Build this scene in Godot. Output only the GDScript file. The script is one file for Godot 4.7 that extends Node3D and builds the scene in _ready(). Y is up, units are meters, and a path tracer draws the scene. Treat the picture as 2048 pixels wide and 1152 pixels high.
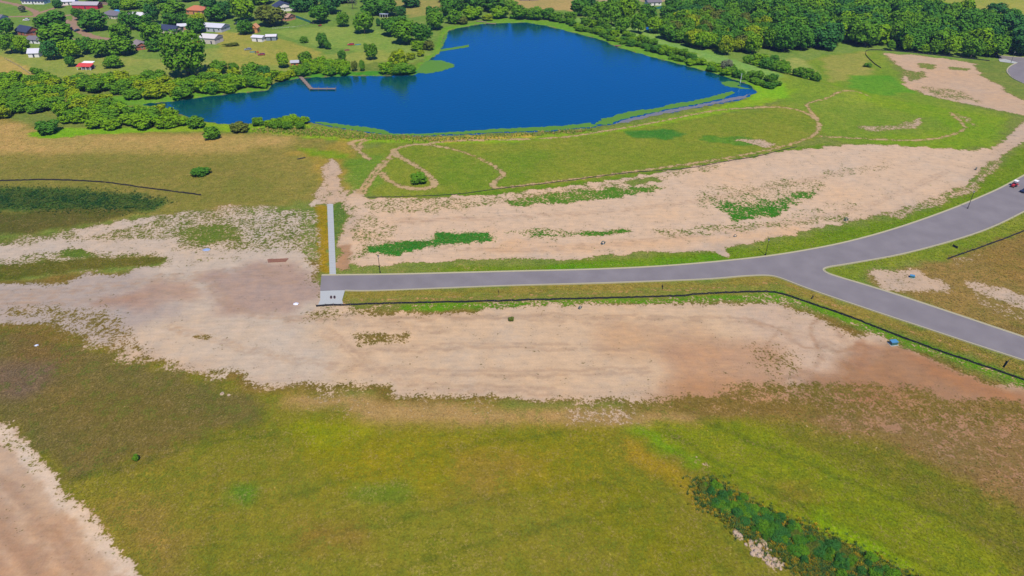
extends Node3D
# A lake-side subdivision seen from a drone 120 m up.  x is east, -z is the view's north; plan coordinates in metres.

const EXPO := 1.2
const LIT := 1.44          # how much brighter than its base colour a sunlit level surface shows here
const R := 0.5             # metres per cell of the land-cover maps
const MX0 := -540.0
const MZ0 := -720.0
const MW := 2160
const MH := 1320
const WATER := -0.45

var veg: Image             # colour of the plants
var soil: Image            # colour of the bare earth
var den: Image             # how much of the ground the plants cover
var names := {}
var mats := {}
var meshes := {}
var rng := RandomNumberGenerator.new()
var lake := PackedVector2Array()
var berm := PackedVector2Array()
var hn := FastNoiseLite.new()

# ---------------------------------------------------------------- helpers
func c8(r: float, g: float, b: float) -> Color:        # base colour of a level surface that shows as r,g,b in the sun
	var c := Color(r / 255.0, g / 255.0, b / 255.0).srgb_to_linear()
	return Color(c.r / LIT, c.g / LIT, c.b / (LIT * 1.17)).linear_to_srgb()      # (the blue sky adds to the sun)

func pv(a: Array) -> PackedVector2Array:
	var p := PackedVector2Array()
	for i in range(0, a.size(), 2):
		p.append(Vector2(a[i], a[i + 1]))
	return p

func numbered(n: String) -> String:
	if not names.has(n):
		names[n] = 0
		return n
	names[n] += 1
	return "%s_%03d" % [n, names[n]]

func mat(key: String, col: Color, rough := 0.9, metal := 0.0) -> StandardMaterial3D:
	if mats.has(key):
		return mats[key]
	var m := StandardMaterial3D.new()
	m.albedo_color = col
	m.roughness = rough
	m.metallic = metal
	m.cull_mode = BaseMaterial3D.CULL_DISABLED
	mats[key] = m
	return m

func lin(r: float, g: float, b: float) -> Color:
	return Color(r, g, b).linear_to_srgb()

func thing(called: String, label: String, category: String, at: Vector3, turn := 0.0, group := "") -> Node3D:
	var o := Node3D.new()
	o.name = numbered(called)
	add_child(o)
	o.position = at
	o.rotation.y = turn
	tag(o, label, category, group)
	return o

func tag(o: Node, label: String, category: String, group := "", kind := "") -> void:
	if label: o.set_meta("label", label)
	if category: o.set_meta("category", category)
	if group: o.set_meta("group", group)
	if kind: o.set_meta("kind", kind)

func inst(called: String, mesh: Mesh, m: Material, parent: Node = null) -> MeshInstance3D:
	var o := MeshInstance3D.new()
	o.mesh = mesh
	if m: o.material_override = m
	if parent == null:
		o.name = numbered(called)
		add_child(o)
	else:
		o.name = called
		parent.add_child(o, true)
	return o

func st_new() -> SurfaceTool:
	var s := SurfaceTool.new()
	s.begin(Mesh.PRIMITIVE_TRIANGLES)
	s.set_smooth_group(-1)
	return s

func done(s: SurfaceTool) -> ArrayMesh:
	s.generate_normals()
	return s.commit()

func quad(s: SurfaceTool, a: Vector3, b: Vector3, c: Vector3, d: Vector3) -> void:
	for v in [a, b, c, a, c, d]:
		s.add_vertex(v)

func tri(s: SurfaceTool, a: Vector3, b: Vector3, c: Vector3) -> void:
	s.add_vertex(a); s.add_vertex(b); s.add_vertex(c)

func box(s: SurfaceTool, c: Vector3, size: Vector3, b := Basis.IDENTITY) -> void:
	var h := size * 0.5
	var p: Array[Vector3] = []
	for i in 8:
		p.append(c + b * Vector3(h.x if i & 1 else -h.x, h.y if i & 2 else -h.y, h.z if i & 4 else -h.z))
	quad(s, p[0], p[2], p[3], p[1]); quad(s, p[4], p[5], p[7], p[6])
	quad(s, p[0], p[4], p[6], p[2]); quad(s, p[1], p[3], p[7], p[5])
	quad(s, p[2], p[6], p[7], p[3]); quad(s, p[0], p[1], p[5], p[4])

func tube(s: SurfaceTool, a: Vector3, b: Vector3, ra: float, rb: float, n := 7) -> void:
	var d := (b - a).normalized()
	var u := d.cross(Vector3.UP if absf(d.y) < 0.9 else Vector3.RIGHT).normalized()
	var w := d.cross(u)
	for i in n:
		var t0 := TAU * i / n
		var t1 := TAU * (i + 1) / n
		var e0 := u * cos(t0) + w * sin(t0)
		var e1 := u * cos(t1) + w * sin(t1)
		quad(s, a + e0 * ra, a + e1 * ra, b + e1 * rb, b + e0 * rb)
		tri(s, b, b + e0 * rb, b + e1 * rb)
		tri(s, a, a + e1 * ra, a + e0 * ra)

func box_mesh(key: String, c: Vector3, size: Vector3) -> ArrayMesh:
	if meshes.has(key): return meshes[key]
	var s := st_new()
	box(s, c, size)
	var m := done(s)
	meshes[key] = m
	return m

func seg_dist(p: Vector2, pl: PackedVector2Array) -> float:
	var best := 1e9
	for i in pl.size() - 1:
		var q := Geometry2D.get_closest_point_to_segment(p, pl[i], pl[i + 1])
		best = minf(best, q.distance_squared_to(p))
	return sqrt(best)

func lake_depth(p: Vector2) -> float:      # >0 inside the lake: metres from the shore
	var q := p + Vector2(hn.get_noise_2d(p.x * 6.0, p.y * 6.0), hn.get_noise_2d(p.x * 6.0 + 300.0, p.y * 6.0)) * 2.2
	if q.x < -215 or q.x > 170 or q.y > -300 or q.y < -570: return -99.0
	var d := seg_dist(q, lake)
	d = minf(d, Geometry2D.get_closest_point_to_segment(q, lake[0], lake[lake.size() - 1]).distance_to(q))
	return d if Geometry2D.is_point_in_polygon(q, lake) else -d

func ground_y(x: float, z: float) -> float:
	var p := Vector2(x, z)
	var y := hn.get_noise_2d(x, z) * 0.12 - 0.14
	if x > 20 and z < -290:
		var d := seg_dist(p, berm)
		if d < 16.0:
			var k := 1.0 - smoothstep(2.0, 15.0, d)
			y += 2.6 * k * smoothstep(-300.0, -345.0, z)
	var l := lake_depth(p)
	if l > -5.0:
		y = lerpf(y, -0.45 - l * 0.3, smoothstep(-5.0, 0.0, l)) if l < 0.0 else -0.45 - minf(l * 0.3, 1.6)
	return y

# ---------------------------------------------------------------- land-cover maps
func paint(img: Image, pts: PackedVector2Array, col: Color, a := 1.0, feather := 2.0) -> void:
	var f := maxi(int(feather / R), 1)
	var lo := Vector2(1e9, 1e9)
	var hi := -lo
	var pp := PackedVector2Array()
	for p in pts:
		var q := Vector2((p.x - MX0) / R, (p.y - MZ0) / R)
		pp.append(q)
		lo = lo.min(q)
		hi = hi.max(q)
	var x0 := clampi(int(lo.x) - f * 2, 0, MW - 1)
	var y0 := clampi(int(lo.y) - f * 2, 0, MH - 1)
	var x1 := clampi(int(hi.x) + f * 2 + 1, 0, MW)
	var y1 := clampi(int(hi.y) + f * 2 + 1, 0, MH)
	var w := x1 - x0
	var h := y1 - y0
	if w < 2 or h < 2: return
	var lay := Image.create_empty(w, h, false, Image.FORMAT_RGBA8)
	lay.fill(Color(col.r, col.g, col.b, 0))
	var on := Color(col.r, col.g, col.b, a)
	var n := pp.size()
	for y in h:
		var yy := y0 + y + 0.5
		var xs: Array[float] = []
		for i in n:
			var p := pp[i]
			var q := pp[(i + 1) % n]
			if (p.y <= yy) != (q.y <= yy):
				xs.append(p.x + (yy - p.y) / (q.y - p.y) * (q.x - p.x))
		xs.sort()
		for i in range(0, xs.size() - 1, 2):
			var a0 := clampi(roundi(xs[i]) - x0, 0, w)
			var a1 := clampi(roundi(xs[i + 1]) - x0, 0, w)
			if a1 > a0:
				lay.fill_rect(Rect2i(a0, y, a1 - a0, 1), on)
	if f > 1:
		lay.resize(maxi(w / f, 2), maxi(h / f, 2), Image.INTERPOLATE_TRILINEAR)
		lay.resize(w, h, Image.INTERPOLATE_CUBIC)
	img.blend_rect(lay, Rect2i(0, 0, w, h), Vector2i(x0, y0))

func stroke(img: Image, pts: PackedVector2Array, width: float, col: Color, a := 1.0, feather := 1.0) -> void:
	for i in pts.size() - 1:
		var d := (pts[i + 1] - pts[i]).normalized()
		var e := d.orthogonal() * width * 0.5
		var p := pts[i] - d * width * 0.25
		var q := pts[i + 1] + d * width * 0.25
		paint(img, PackedVector2Array([p + e, q + e, q - e, p - e]), col, a, feather)

func smooth(pts: PackedVector2Array, n := 5) -> PackedVector2Array:
	var o := PackedVector2Array()
	for i in pts.size() - 1:
		var a := pts[maxi(i - 1, 0)]
		var d := pts[mini(i + 2, pts.size() - 1)]
		for k in n:
			o.append(pts[i].cubic_interpolate(pts[i + 1], a, d, float(k) / n))
	o.append(pts[pts.size() - 1])
	return o

func gray(v: float) -> Color:
	return Color(v, v, v)

func green(a: Array, r: float, g: float, b: float, al := 1.0, f := 4.0) -> void:
	paint(veg, pv(a), c8(r * 1.07, g * 1.07, b * 1.04), al, f)

func earth(a: Array, r: float, g: float, b: float, al := 1.0, f := 4.0) -> void:
	paint(soil, pv(a), c8(r * 0.975, g * 0.97, b * 0.965), al, f)

func cover(a: Array, v: float, al := 1.0, f := 2.0) -> void:
	paint(den, pv(a), gray(v), al, maxf(f * 1.4, 2.0))

func ellipse(cx: float, cz: float, rx: float, rz: float, turn := 0.0) -> PackedVector2Array:
	var o := PackedVector2Array()
	for i in 20:
		o.append(Vector2(cx, cz) + Vector2(cos(TAU * i / 20) * rx, sin(TAU * i / 20) * rz).rotated(turn))
	return o

func make_maps() -> void:
	veg = Image.create_empty(MW, MH, false, Image.FORMAT_RGBA8)
	soil = Image.create_empty(MW, MH, false, Image.FORMAT_RGBA8)
	den = Image.create_empty(MW, MH, false, Image.FORMAT_RGBA8)
	veg.fill(c8(124, 140, 62))
	soil.fill(c8(200, 176, 154))
	den.fill(gray(1.0))
	# --- plant colours, far to near
	green([-669.9,-757.1,696.2,-757.1,444.7,-455.3,-427.8,-455.3], 112, 140, 62)
	green([-346.6,-480.6,-330.2,-487.3,-281.0,-465.2,-225.3,-457.8,-206.9,-487.3,-157.0,-480.6,-124.1,-455.3,-102.4,-443.6,-116.2,-421.5,-210.2,-401.2,-265.0,-411.2,-298.1,-432.3,-330.9,-455.3], 138, 150, 72)
	green([-404.7,-467.7,-338.5,-467.7,-295.0,-432.3,-261.4,-399.3,-282.8,-406.1,-362.8,-411.2], 172, 155, 88)
	green([-222.0,-538.9,-166.9,-515.7,-119.8,-465.2,-106.7,-449.4,-146.6,-443.6,-177.5,-432.3], 150, 150, 70)
	green([-180.9,-538.9,-124.4,-555.5,-81.6,-523.2,-54.2,-467.7,-65.2,-449.4,-109.7,-480.6,-140.0,-494.1], 128, 152, 70)
	green([-127.0,-467.7,-89.3,-480.6,-64.1,-467.7,-72.4,-455.3,-108.7,-443.6], 140, 152, 72)
	green([-108.2,-653.6,-55.0,-653.6,-59.2,-601.0,-81.6,-582.0], 150, 145, 80)
	green([-11.7,-728.5,61.6,-728.5,52.3,-606.9,-1.7,-623.2], 168, 150, 95)
	green([330.4,-728.5,574.7,-728.5,428.4,-523.2,367.2,-576.5,355.2,-631.6], 150, 155, 70)
	green([41.8,-572.9,103.2,-538.9,162.2,-421.5,185.0,-373.7,168.6,-373.7,141.1,-411.2,80.3,-508.3], 122, 160, 78)
	green([162.2,-421.5,203.7,-467.7,249.1,-480.6,234.9,-421.5,229.9,-387.1,246.4,-361.1,257.8,-349.2,227.9,-307.4,201.3,-301.2,157.8,-307.4,143.9,-334.3,143.9,-365.3], 118, 142, 46)
	green([202.7,-465.2,237.3,-476.6,219.7,-421.5,186.6,-406.1], 150, 148, 78, 0.8)
	green([204.6,-421.5,228.8,-421.5,227.1,-387.1,205.4,-382.5,194.3,-396.4], 96, 146, 38, 0.9)
	green([160.3,-455.3,188.3,-461.4,186.4,-421.5,164.0,-426.8], 148, 158, 84, 0.9)
	# north shore fringe, rushes
	green([-241.5,-378.1,-137.6,-401.2,-63.1,-432.3,-54.2,-467.7,-50.8,-547.1,-9.6,-580.2,37.7,-569.4,142.6,-416.3,144.0,-391.7,132.8,-382.5,61.0,-494.1,-9.2,-552.1,-44.6,-515.7,-48.7,-443.6,-58.0,-415.2,-132.3,-382.5,-192.6,-361.1], 104, 150, 44)
	green([-140.4,-421.5,-57.1,-434.5,-52.4,-419.4,-96.0,-411.2,-136.4,-407.1], 70, 140, 40, 0.9, 2)
	# near shore: fresh green, then straw
	green([-174.9,-337.9,-100.9,-334.3,-63.2,-317.1,-15.2,-315.1,43.1,-325.8,98.8,-355.5,138.4,-382.5,165.6,-396.4,146.7,-373.7,102.1,-347.7,42.1,-317.1,-14.9,-307.4,-76.3,-310.6,-128.2,-325.8,-169.8,-325.8], 128, 160, 34, 1, 3)
	green([133.8,-406.1,157.9,-399.3,153.6,-378.1,130.3,-373.7], 120, 168, 30, 1, 3)
	green([-46.4,-316.4,8.7,-321.7,13.5,-319.1,-29.2,-311.2], 190, 165, 70, 0.8, 2)
	# meadow left of the path: straw at the top, olive below
	green([-336.6,-341.6,-264.1,-347.7,-226.1,-325.8,-169.8,-325.8,-122.7,-323.8,-76.3,-310.6,-73.2,-283.8,-76.0,-248.8,-90.6,-244.3,-154.6,-231.6,-239.0,-219.9], 134, 128, 62)
	green([-339.6,-345.4,-260.3,-341.6,-231.0,-325.8,-168.7,-323.1,-112.4,-321.7,-95.9,-313.8,-120.4,-301.2,-189.3,-301.2,-294.7,-289.4], 176, 150, 92, 0.85, 8)
	green([-234.7,-323.8,-226.3,-330.7,-171.9,-330.7,-167.4,-325.8,-204.4,-321.7,-218.4,-316.4,-231.1,-317.7], 120, 165, 30, 1, 2)
	green([-290.2,-283.8,-161.2,-289.4,-110.5,-283.8,-91.9,-248.8,-149.1,-240.0,-251.7,-235.7], 124, 122, 58, 0.6, 8)
	green([-269.6,-258.1,-197.4,-260.0,-158.3,-255.2,-137.4,-248.8,-139.8,-240.8,-162.6,-240.0,-186.7,-241.7,-255.0,-240.0], 66, 96, 42, 1, 5)
	green([-253.3,-237.8,-178.0,-240.0,-144.3,-242.1,-150.8,-231.6,-175.1,-221.8,-236.0,-216.2], 92, 92, 42)
	green([-106.6,-301.2,-85.9,-301.2,-80.6,-320.4,-69.8,-301.2,-73.2,-283.8,-66.0,-258.1,-80.5,-267.9,-89.9,-289.4], 160, 140, 60, 0.7, 4)
	green([-101.3,-307.4,-88.2,-301.2,-73.8,-298.2,-74.6,-290.6,-91.1,-294.0], 120, 150, 30, 0.8, 3)
	# the mown lawn between path and lake
	green([-73.2,-283.8,-69.8,-301.2,-57.5,-311.2,-5.6,-308.7,55.3,-325.8,102.1,-347.7,143.9,-365.3,159.4,-349.2,148.7,-320.4,123.1,-301.2,36.9,-267.9,-8.9,-254.3,-52.4,-249.7,-61.9,-258.1], 124, 138, 46)
	green([-74.3,-289.4,-59.7,-295.2,-53.2,-267.9,-59.0,-253.3,-66.9,-262.9], 108, 138, 46, 0.9)
	green([-28.5,-301.2,17.5,-301.2,5.4,-262.9,-21.0,-255.7,-32.8,-273.0], 112, 138, 40, 0.6, 8)
	green([55.3,-325.8,75.4,-328.6,83.8,-321.7,75.3,-315.1,56.6,-317.7], 72, 124, 44, 1, 2)
	green([90.8,-320.4,113.9,-317.1,120.5,-307.4,106.5,-307.4,89.3,-313.8], 78, 130, 36, 0.8, 2)
	green([-35.0,-254.3,-4.9,-257.1,37.0,-268.9,82.4,-283.8,123.1,-301.2,149.7,-310.6,142.4,-303.7,94.0,-286.0,36.7,-265.9,-12.8,-251.5], 100, 132, 28, 1, 2)
	green([182.6,-411.2,212.4,-373.7,241.9,-353.1,252.9,-345.4,223.2,-307.4,201.3,-301.2,159.1,-310.6,187.3,-320.4,215.1,-327.2,217.6,-341.6,195.0,-365.3], 118, 150, 30, 0.8, 5)
	# verges of the road
	green([-55.1,-194.2,-4.0,-197.3,47.1,-203.9,83.3,-210.8,124.4,-225.7,158.1,-237.8,183.2,-255.7,213.9,-283.8,264.2,-327.2,225.5,-267.9,174.5,-240.0,119.0,-212.6,62.7,-197.3,-4.0,-194.2], 106, 132, 28)
	green([12.8,-199.0,71.6,-206.3,70.0,-199.6,12.6,-195.7], 96, 140, 22, 0.8, 2)
	green([-52.8,-183.0,-3.8,-186.0,60.9,-189.5,84.6,-192.6,94.5,-183.6,115.3,-167.3,144.9,-144.2,140.9,-138.1,112.4,-161.1,84.8,-183.0,59.1,-181.3,-3.7,-178.0,-51.5,-176.3], 138, 126, 58)
	green([-50.5,-179.1,-3.8,-181.9,60.0,-185.4,86.3,-187.7,91.1,-183.0,84.8,-183.0,59.1,-181.3,-3.7,-178.0,-49.9,-176.3], 124, 128, 56, 1, 1.5)
	green([-34.4,-175.2,11.8,-177.4,66.6,-180.2,84.6,-182.5,94.3,-174.7,111.8,-159.9,140.2,-137.2,138.4,-134.3,110.2,-156.4,88.8,-176.6,66.1,-178.0,11.6,-174.7,-34.0,-172.5], 96, 142, 28, 1, 2)
	green([101.6,-194.2,113.7,-199.6,155.2,-214.4,210.1,-244.3,199.2,-227.6,149.6,-203.9,121.1,-197.3,109.6,-189.5], 118, 134, 40)
	green([112.8,-189.5,149.6,-203.9,200.5,-229.6,150.5,-152.9,132.2,-171.2], 138, 118, 66)
	green([161.0,-209.1,196.7,-223.7,174.4,-189.5,160.0,-192.6], 140, 116, 62, 1, 6)
	# foreground
	green([-241.4,-167.3,-153.8,-169.9,-101.3,-152.9,-55.0,-136.2,22.0,-128.7,60.7,-132.4,133.6,-126.9,116.1,-72.2,-143.2,-67.6], 124, 122, 40)
	green([-236.4,-162.3,-141.8,-164.8,-104.8,-148.5,-67.4,-134.3,-57.6,-126.9,-80.2,-118.4,-98.6,-106.1,-126.0,-125.1,-207.0,-132.4], 112, 104, 56)
	green([-146.2,-164.8,-131.6,-162.3,-120.4,-144.2,-128.8,-138.1,-140.5,-148.5], 124, 100, 60, 0.6, 6)
	green([-143.3,-148.5,-125.4,-148.5,-117.3,-136.2,-133.0,-132.4], 116, 98, 84, 0.8, 5)
	green([-121.0,-138.1,-93.9,-136.2,-70.0,-123.4,-84.0,-113.6,-97.9,-109.1], 118, 104, 54, 0.6, 8)
	green([-50.9,-120.0,-15.1,-123.4,15.2,-121.7,19.8,-107.6,-13.4,-100.6,-42.8,-106.1], 134, 130, 22, 0.75, 8)
	green([-54.2,-123.4,-32.4,-124.8,-36.2,-118.4,-49.6,-115.2], 136, 142, 20, 0.8, 5)
	green([-14.3,-112.1,3.0,-115.2,6.3,-107.6,-10.2,-100.6], 140, 116, 62, 0.45, 7)
	green([-89.8,-101.9,-76.2,-100.6,-62.8,-88.0,-65.1,-79.2,-80.0,-90.4], 142, 118, 66, 0.5, 7)
	green([-44.5,-95.3,-29.6,-94.1,-30.6,-88.0,-42.9,-89.2], 136, 112, 54, 0.6, 5)
	green([-63.5,-104.7,-55.6,-104.0,-55.2,-99.2,-62.1,-100.6], 84, 126, 34, 0.7, 3)
	green([-36.1,-106.1,-21.3,-103.3,-24.0,-99.2,-35.0,-100.6], 88, 122, 38, 0.5, 4)
	green([-0.5,-125.1,19.2,-125.1,30.8,-106.1,39.3,-85.7,26.6,-81.3,8.2,-100.6], 126, 124, 28, 0.8, 8)
	green([21.5,-123.4,36.1,-110.5,43.3,-102.6,40.4,-99.2,29.2,-110.5], 158, 134, 36, 0.7, 4)
	green([24.2,-125.5,38.0,-126.9,59.1,-126.9,77.2,-110.5,92.0,-95.3,102.4,-79.2,79.7,-72.2,67.0,-85.7,51.5,-100.6,40.7,-110.5], 126, 134, 26)
	green([26.5,-124.3,33.7,-123.4,42.9,-110.5,36.7,-113.6], 112, 146, 24, 0.9, 3)
	green([63.5,-97.9,72.0,-92.8,78.8,-83.5,71.5,-86.9,63.7,-92.8], 132, 158, 18, 0.9, 3)
	green([57.6,-106.1,67.7,-103.3,61.8,-99.2,56.9,-100.6], 142, 118, 56, 0.5, 5)
	green([66.0,-125.1,86.8,-116.8,97.7,-106.1,111.3,-92.8,102.4,-79.2,95.8,-92.8,81.6,-107.6,68.5,-118.4], 112, 116, 34, 0.7, 6)
	green([35.2,-132.4,68.9,-138.1,87.7,-136.2,133.6,-126.9,124.0,-82.4,108.5,-96.6,98.9,-108.3,86.0,-117.6,70.6,-124.3,46.7,-126.9], 138, 112, 68, 1, 6)
	green([-52.2,-135.2,-15.8,-132.4,28.4,-129.6,60.7,-132.4,46.5,-126.0,-2.9,-123.4,-40.1,-126.5,-59.1,-132.4], 168, 140, 92, 1, 5)
	green([-196.2,-186.5,-65.2,-202.2,-58.6,-173.9,-3.7,-174.7,83.1,-178.0,137.1,-132.4,131.3,-123.4,34.7,-129.6,-15.7,-131.4,-68.3,-137.2,-116.4,-155.2,-181.9,-167.3], 124, 106, 52, 1, 4)
	green([-34.3,-174.9,11.7,-177.1,66.6,-179.9,84.5,-182.2,94.2,-174.4,111.7,-159.7,140.1,-137.0,138.4,-134.3,110.2,-156.4,88.8,-176.6,66.1,-178.0,11.6,-174.7,-34.0,-172.5], 96, 142, 28, 1, 2)
	# --- bare earth colours
	earth([-289.5,-216.2,-76.0,-248.8,-58.3,-172.5,-87.3,-152.9,-130.5,-155.2,-231.7,-157.5], 206, 190, 174)
	earth([-282.4,-209.1,-129.9,-199.0,-100.2,-167.3,-123.5,-155.2,-229.4,-155.2], 186, 172, 164, 1, 10)
	earth([-102.9,-194.2,-78.3,-200.6,-63.3,-194.2,-59.5,-178.0,-73.1,-171.2,-89.1,-173.9], 184, 160, 146, 1, 6)
	earth([-127.4,-183.6,-104.4,-189.5,-97.8,-180.8,-116.0,-172.5], 182, 146, 124, 0.55, 5)
	earth([-128.5,-179.3,-118.2,-180.8,-116.6,-173.9,-124.6,-174.7], 174, 132, 110, 0.5, 4)
	earth([-107.6,-167.3,-56.5,-164.8,-29.1,-136.2,-60.8,-138.1,-95.7,-146.4], 210, 192, 174, 1, 8)
	earth([-58.3,-172.5,73.8,-178.0,61.2,-134.3,-41.7,-134.3], 218, 190, 160, 1, 10)
	earth([23.2,-167.3,58.2,-164.8,51.6,-148.5,24.6,-152.9], 206, 172, 140, 0.7, 8)
	earth([46.1,-155.2,82.2,-157.5,91.0,-144.2,60.7,-132.4,41.9,-134.3], 194, 156, 126, 0.8, 8)
	earth([69.9,-175.2,99.4,-164.8,108.6,-152.9,97.3,-140.1,77.5,-144.2,66.4,-162.3], 212, 186, 164, 0.8, 8)
	earth([70.2,-138.1,109.6,-155.2,137.1,-132.4,128.3,-88.0,99.3,-109.1,70.3,-123.4], 174, 136, 106, 1, 6)
	earth([96.5,-157.5,104.0,-155.2,96.4,-144.2,90.5,-146.4], 176, 138, 112, 0.8, 2)
	earth([108.6,-152.9,123.5,-142.2,130.8,-132.4,121.8,-132.4,111.2,-144.2], 178, 132, 98, 0.8, 3)
	earth([82.0,-138.1,95.1,-138.1,98.9,-132.4,85.4,-130.5], 172, 126, 96, 0.7, 3)
	earth([35.8,-136.2,70.8,-140.1,71.5,-126.9,34.3,-126.9], 186, 146, 112, 0.8, 6)
	earth([-65.0,-253.3,58.7,-273.0,159.1,-310.6,227.9,-307.4,175.8,-253.3,104.6,-221.8,47.4,-205.6,-54.0,-197.3], 220, 194, 168, 1, 6)
	earth([-61.3,-212.6,-57.0,-212.6,-52.8,-192.6,-57.1,-192.6], 184, 148, 118, 1, 1)
	earth([-0.7,-216.9,22.3,-214.4,67.9,-219.9,106.4,-226.8,104.6,-221.8,66.2,-212.6,13.1,-207.3,-11.1,-207.3], 224, 190, 158, 0.8, 3)
	earth([246.2,-474.0,327.4,-443.6,265.8,-345.4,219.5,-401.2], 208, 180, 154, 1, 6)
	earth([-176.7,-126.9,-116.6,-121.7,-66.1,-77.1,-129.5,-72.2], 204, 176, 150, 1, 6)
	earth([-166.6,-115.2,-109.8,-106.1,-82.3,-79.2,-129.5,-72.2], 196, 160, 132, 0.8, 8)
	# --- how much grows where
	cover([-192.9,-182.2,-163.7,-186.0,-146.0,-188.6,-127.6,-194.2,-115.9,-201.6,-92.9,-203.9,-78.8,-202.2,-64.1,-197.3,-60.9,-183.6,-59.4,-174.7,-40.2,-173.3,-24.8,-172.0,-3.7,-174.7,42.5,-176.3,74.0,-178.5,83.6,-174.7,92.8,-166.8,103.8,-158.0,114.2,-150.3,124.6,-141.8,146.0,-126.9,142.3,-121.7,124.4,-132.4,100.1,-135.0,75.6,-138.5,61.8,-136.2,41.7,-133.1,22.3,-131.3,9.7,-131.6,-9.5,-133.1,-28.9,-135.0,-48.6,-136.6,-62.2,-138.5,-76.6,-142.2,-91.3,-145.7,-105.8,-150.7,-117.2,-156.8,-130.8,-163.6,-143.3,-167.3,-183.4,-169.4], 0.05, 1, 4)
	cover([-52.2,-135.2,-15.8,-132.7,28.5,-130.5,48.1,-133.3,75.4,-138.1,96.4,-138.1,146.0,-126.9,128.2,-101.9,110.2,-118.4,89.5,-125.5,72.4,-129.6,47.0,-128.3,28.0,-126.5,-15.5,-128.3,-48.7,-131.4], 0.56, 1, 5)
	cover([70.9,-132.4,92.5,-132.4,135.4,-112.1,133.7,-82.4,111.0,-100.6,96.7,-115.2,77.0,-125.1], 0.6, 1, 8)
	cover([-59.9,-135.2,-41.3,-132.4,-3.0,-129.4,28.1,-127.6,60.7,-132.4,59.1,-126.9,27.6,-123.4,-2.9,-123.4,-40.0,-126.0], 0.8, 1, 5)
	cover([67.9,-157.5,81.4,-155.2,74.8,-140.1,64.1,-144.2], 0.36, 0.9, 5)
	cover([-46.9,-161.1,-29.5,-160.4,-30.4,-156.6,-43.0,-155.7], 0.56, 1, 2)
	cover([-92.3,-160.4,-85.8,-160.4,-85.1,-158.5,-90.9,-158.7], 0.6, 1, 1)
	cover([-147.9,-175.2,-126.1,-174.7,-102.3,-155.2,-110.0,-150.7,-120.4,-157.5,-143.3,-167.3,-153.0,-168.6,-155.4,-172.5], 0.48, 1, 4)
	cover([-59.3,-174.1,-46.3,-173.3,-45.6,-169.4,-57.1,-167.3,-62.4,-164.8,-61.3,-172.5], 0.4, 0.9, 2)
	cover([-116.4,-155.2,-99.8,-149.6,-71.9,-140.1,-52.3,-135.8,-60.4,-137.0,-83.1,-141.8,-104.8,-148.5], 0.45, 0.9, 3)
	# left lot: speckled
	cover([-233.1,-212.6,-182.5,-216.2,-164.8,-222.9,-145.2,-231.6,-121.0,-242.1,-98.7,-245.2,-81.9,-240.8,-73.0,-235.7,-62.0,-195.7,-78.3,-200.6,-92.6,-202.9,-115.3,-200.3,-144.9,-195.7,-166.9,-191.1,-212.2,-186.5], 0.5, 1, 3)
	cover([-230.2,-209.1,-179.8,-211.9,-159.3,-216.2,-124.0,-216.9,-119.2,-214.0,-121.0,-209.7,-156.8,-208.4,-174.7,-203.6,-222.1,-199.0], 0.12, 1, 3)
	cover([-120.0,-207.3,-94.0,-207.3,-66.8,-209.1,-63.3,-194.2,-92.4,-202.2,-114.2,-201.6], 0.12, 1, 3)
	cover([-164.8,-222.9,-136.7,-233.7,-133.9,-231.6,-152.3,-219.9], 0.2, 1, 2)
	cover([-116.7,-235.7,-89.4,-240.0,-76.7,-227.6,-81.7,-212.6,-108.1,-227.6], 0.46, 1, 3)
	cover([-121.6,-219.9,-115.8,-228.4,-102.6,-227.6,-98.7,-216.2,-109.9,-212.6], 0.74, 1, 2)
	cover([-158.6,-208.4,-147.7,-210.8,-144.7,-204.9,-154.6,-204.2], 0.9, 1, 2)
	cover([-220.9,-197.3,-171.8,-199.0,-140.7,-203.9,-118.7,-204.2,-118.4,-199.6,-144.9,-195.7,-165.6,-188.9,-209.8,-183.6], 1, 1, 2)
	green([-121.6,-219.9,-115.8,-228.4,-102.6,-227.6,-98.7,-216.2,-109.9,-212.6], 92, 130, 40, 1, 2)
	green([-158.9,-209.1,-147.7,-210.8,-144.3,-204.2,-154.6,-204.2], 80, 128, 34, 1, 2)
	green([-182.5,-216.2,-120.2,-240.0,-80.6,-235.7,-73.7,-209.1,-116.1,-202.2,-167.9,-192.6], 104, 108, 48, 0.6, 3)
	green([-220.9,-197.3,-171.8,-199.0,-140.7,-203.9,-118.7,-204.2,-118.4,-199.6,-144.9,-195.7,-165.6,-188.9,-209.8,-183.6], 100, 98, 38, 1, 2)
	# beside the path
	cover([-82.4,-290.6,-77.2,-288.3,-71.0,-262.9,-64.6,-253.3,-63.3,-244.3,-79.4,-243.4,-80.7,-255.7,-80.6,-270.4], 0.3, 1, 2)
	cover([-80.4,-286.6,-78.2,-286.6,-68.8,-246.5,-71.2,-246.5], 0.05, 1, 1)
	cover([-81.1,-237.8,-76.0,-242.1,-69.3,-219.9,-61.7,-194.2,-65.8,-194.2,-73.7,-209.1], 0.6, 0.9, 2)
	green([-76.9,-244.3,-72.1,-244.3,-60.0,-194.2,-63.1,-193.2], 150, 128, 30, 1, 1)
	cover([-75.2,-245.2,-71.9,-244.3,-59.8,-193.2,-62.1,-193.2], 0.95, 1, 1)
	green([-70.6,-246.5,-66.9,-247.9,-62.7,-231.6,-62.2,-216.2,-63.5,-216.2], 92, 118, 50, 1, 1)
	cover([-70.6,-246.5,-66.9,-247.9,-62.7,-231.6,-62.2,-216.2,-63.5,-216.2], 0.95, 1, 1)
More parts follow.
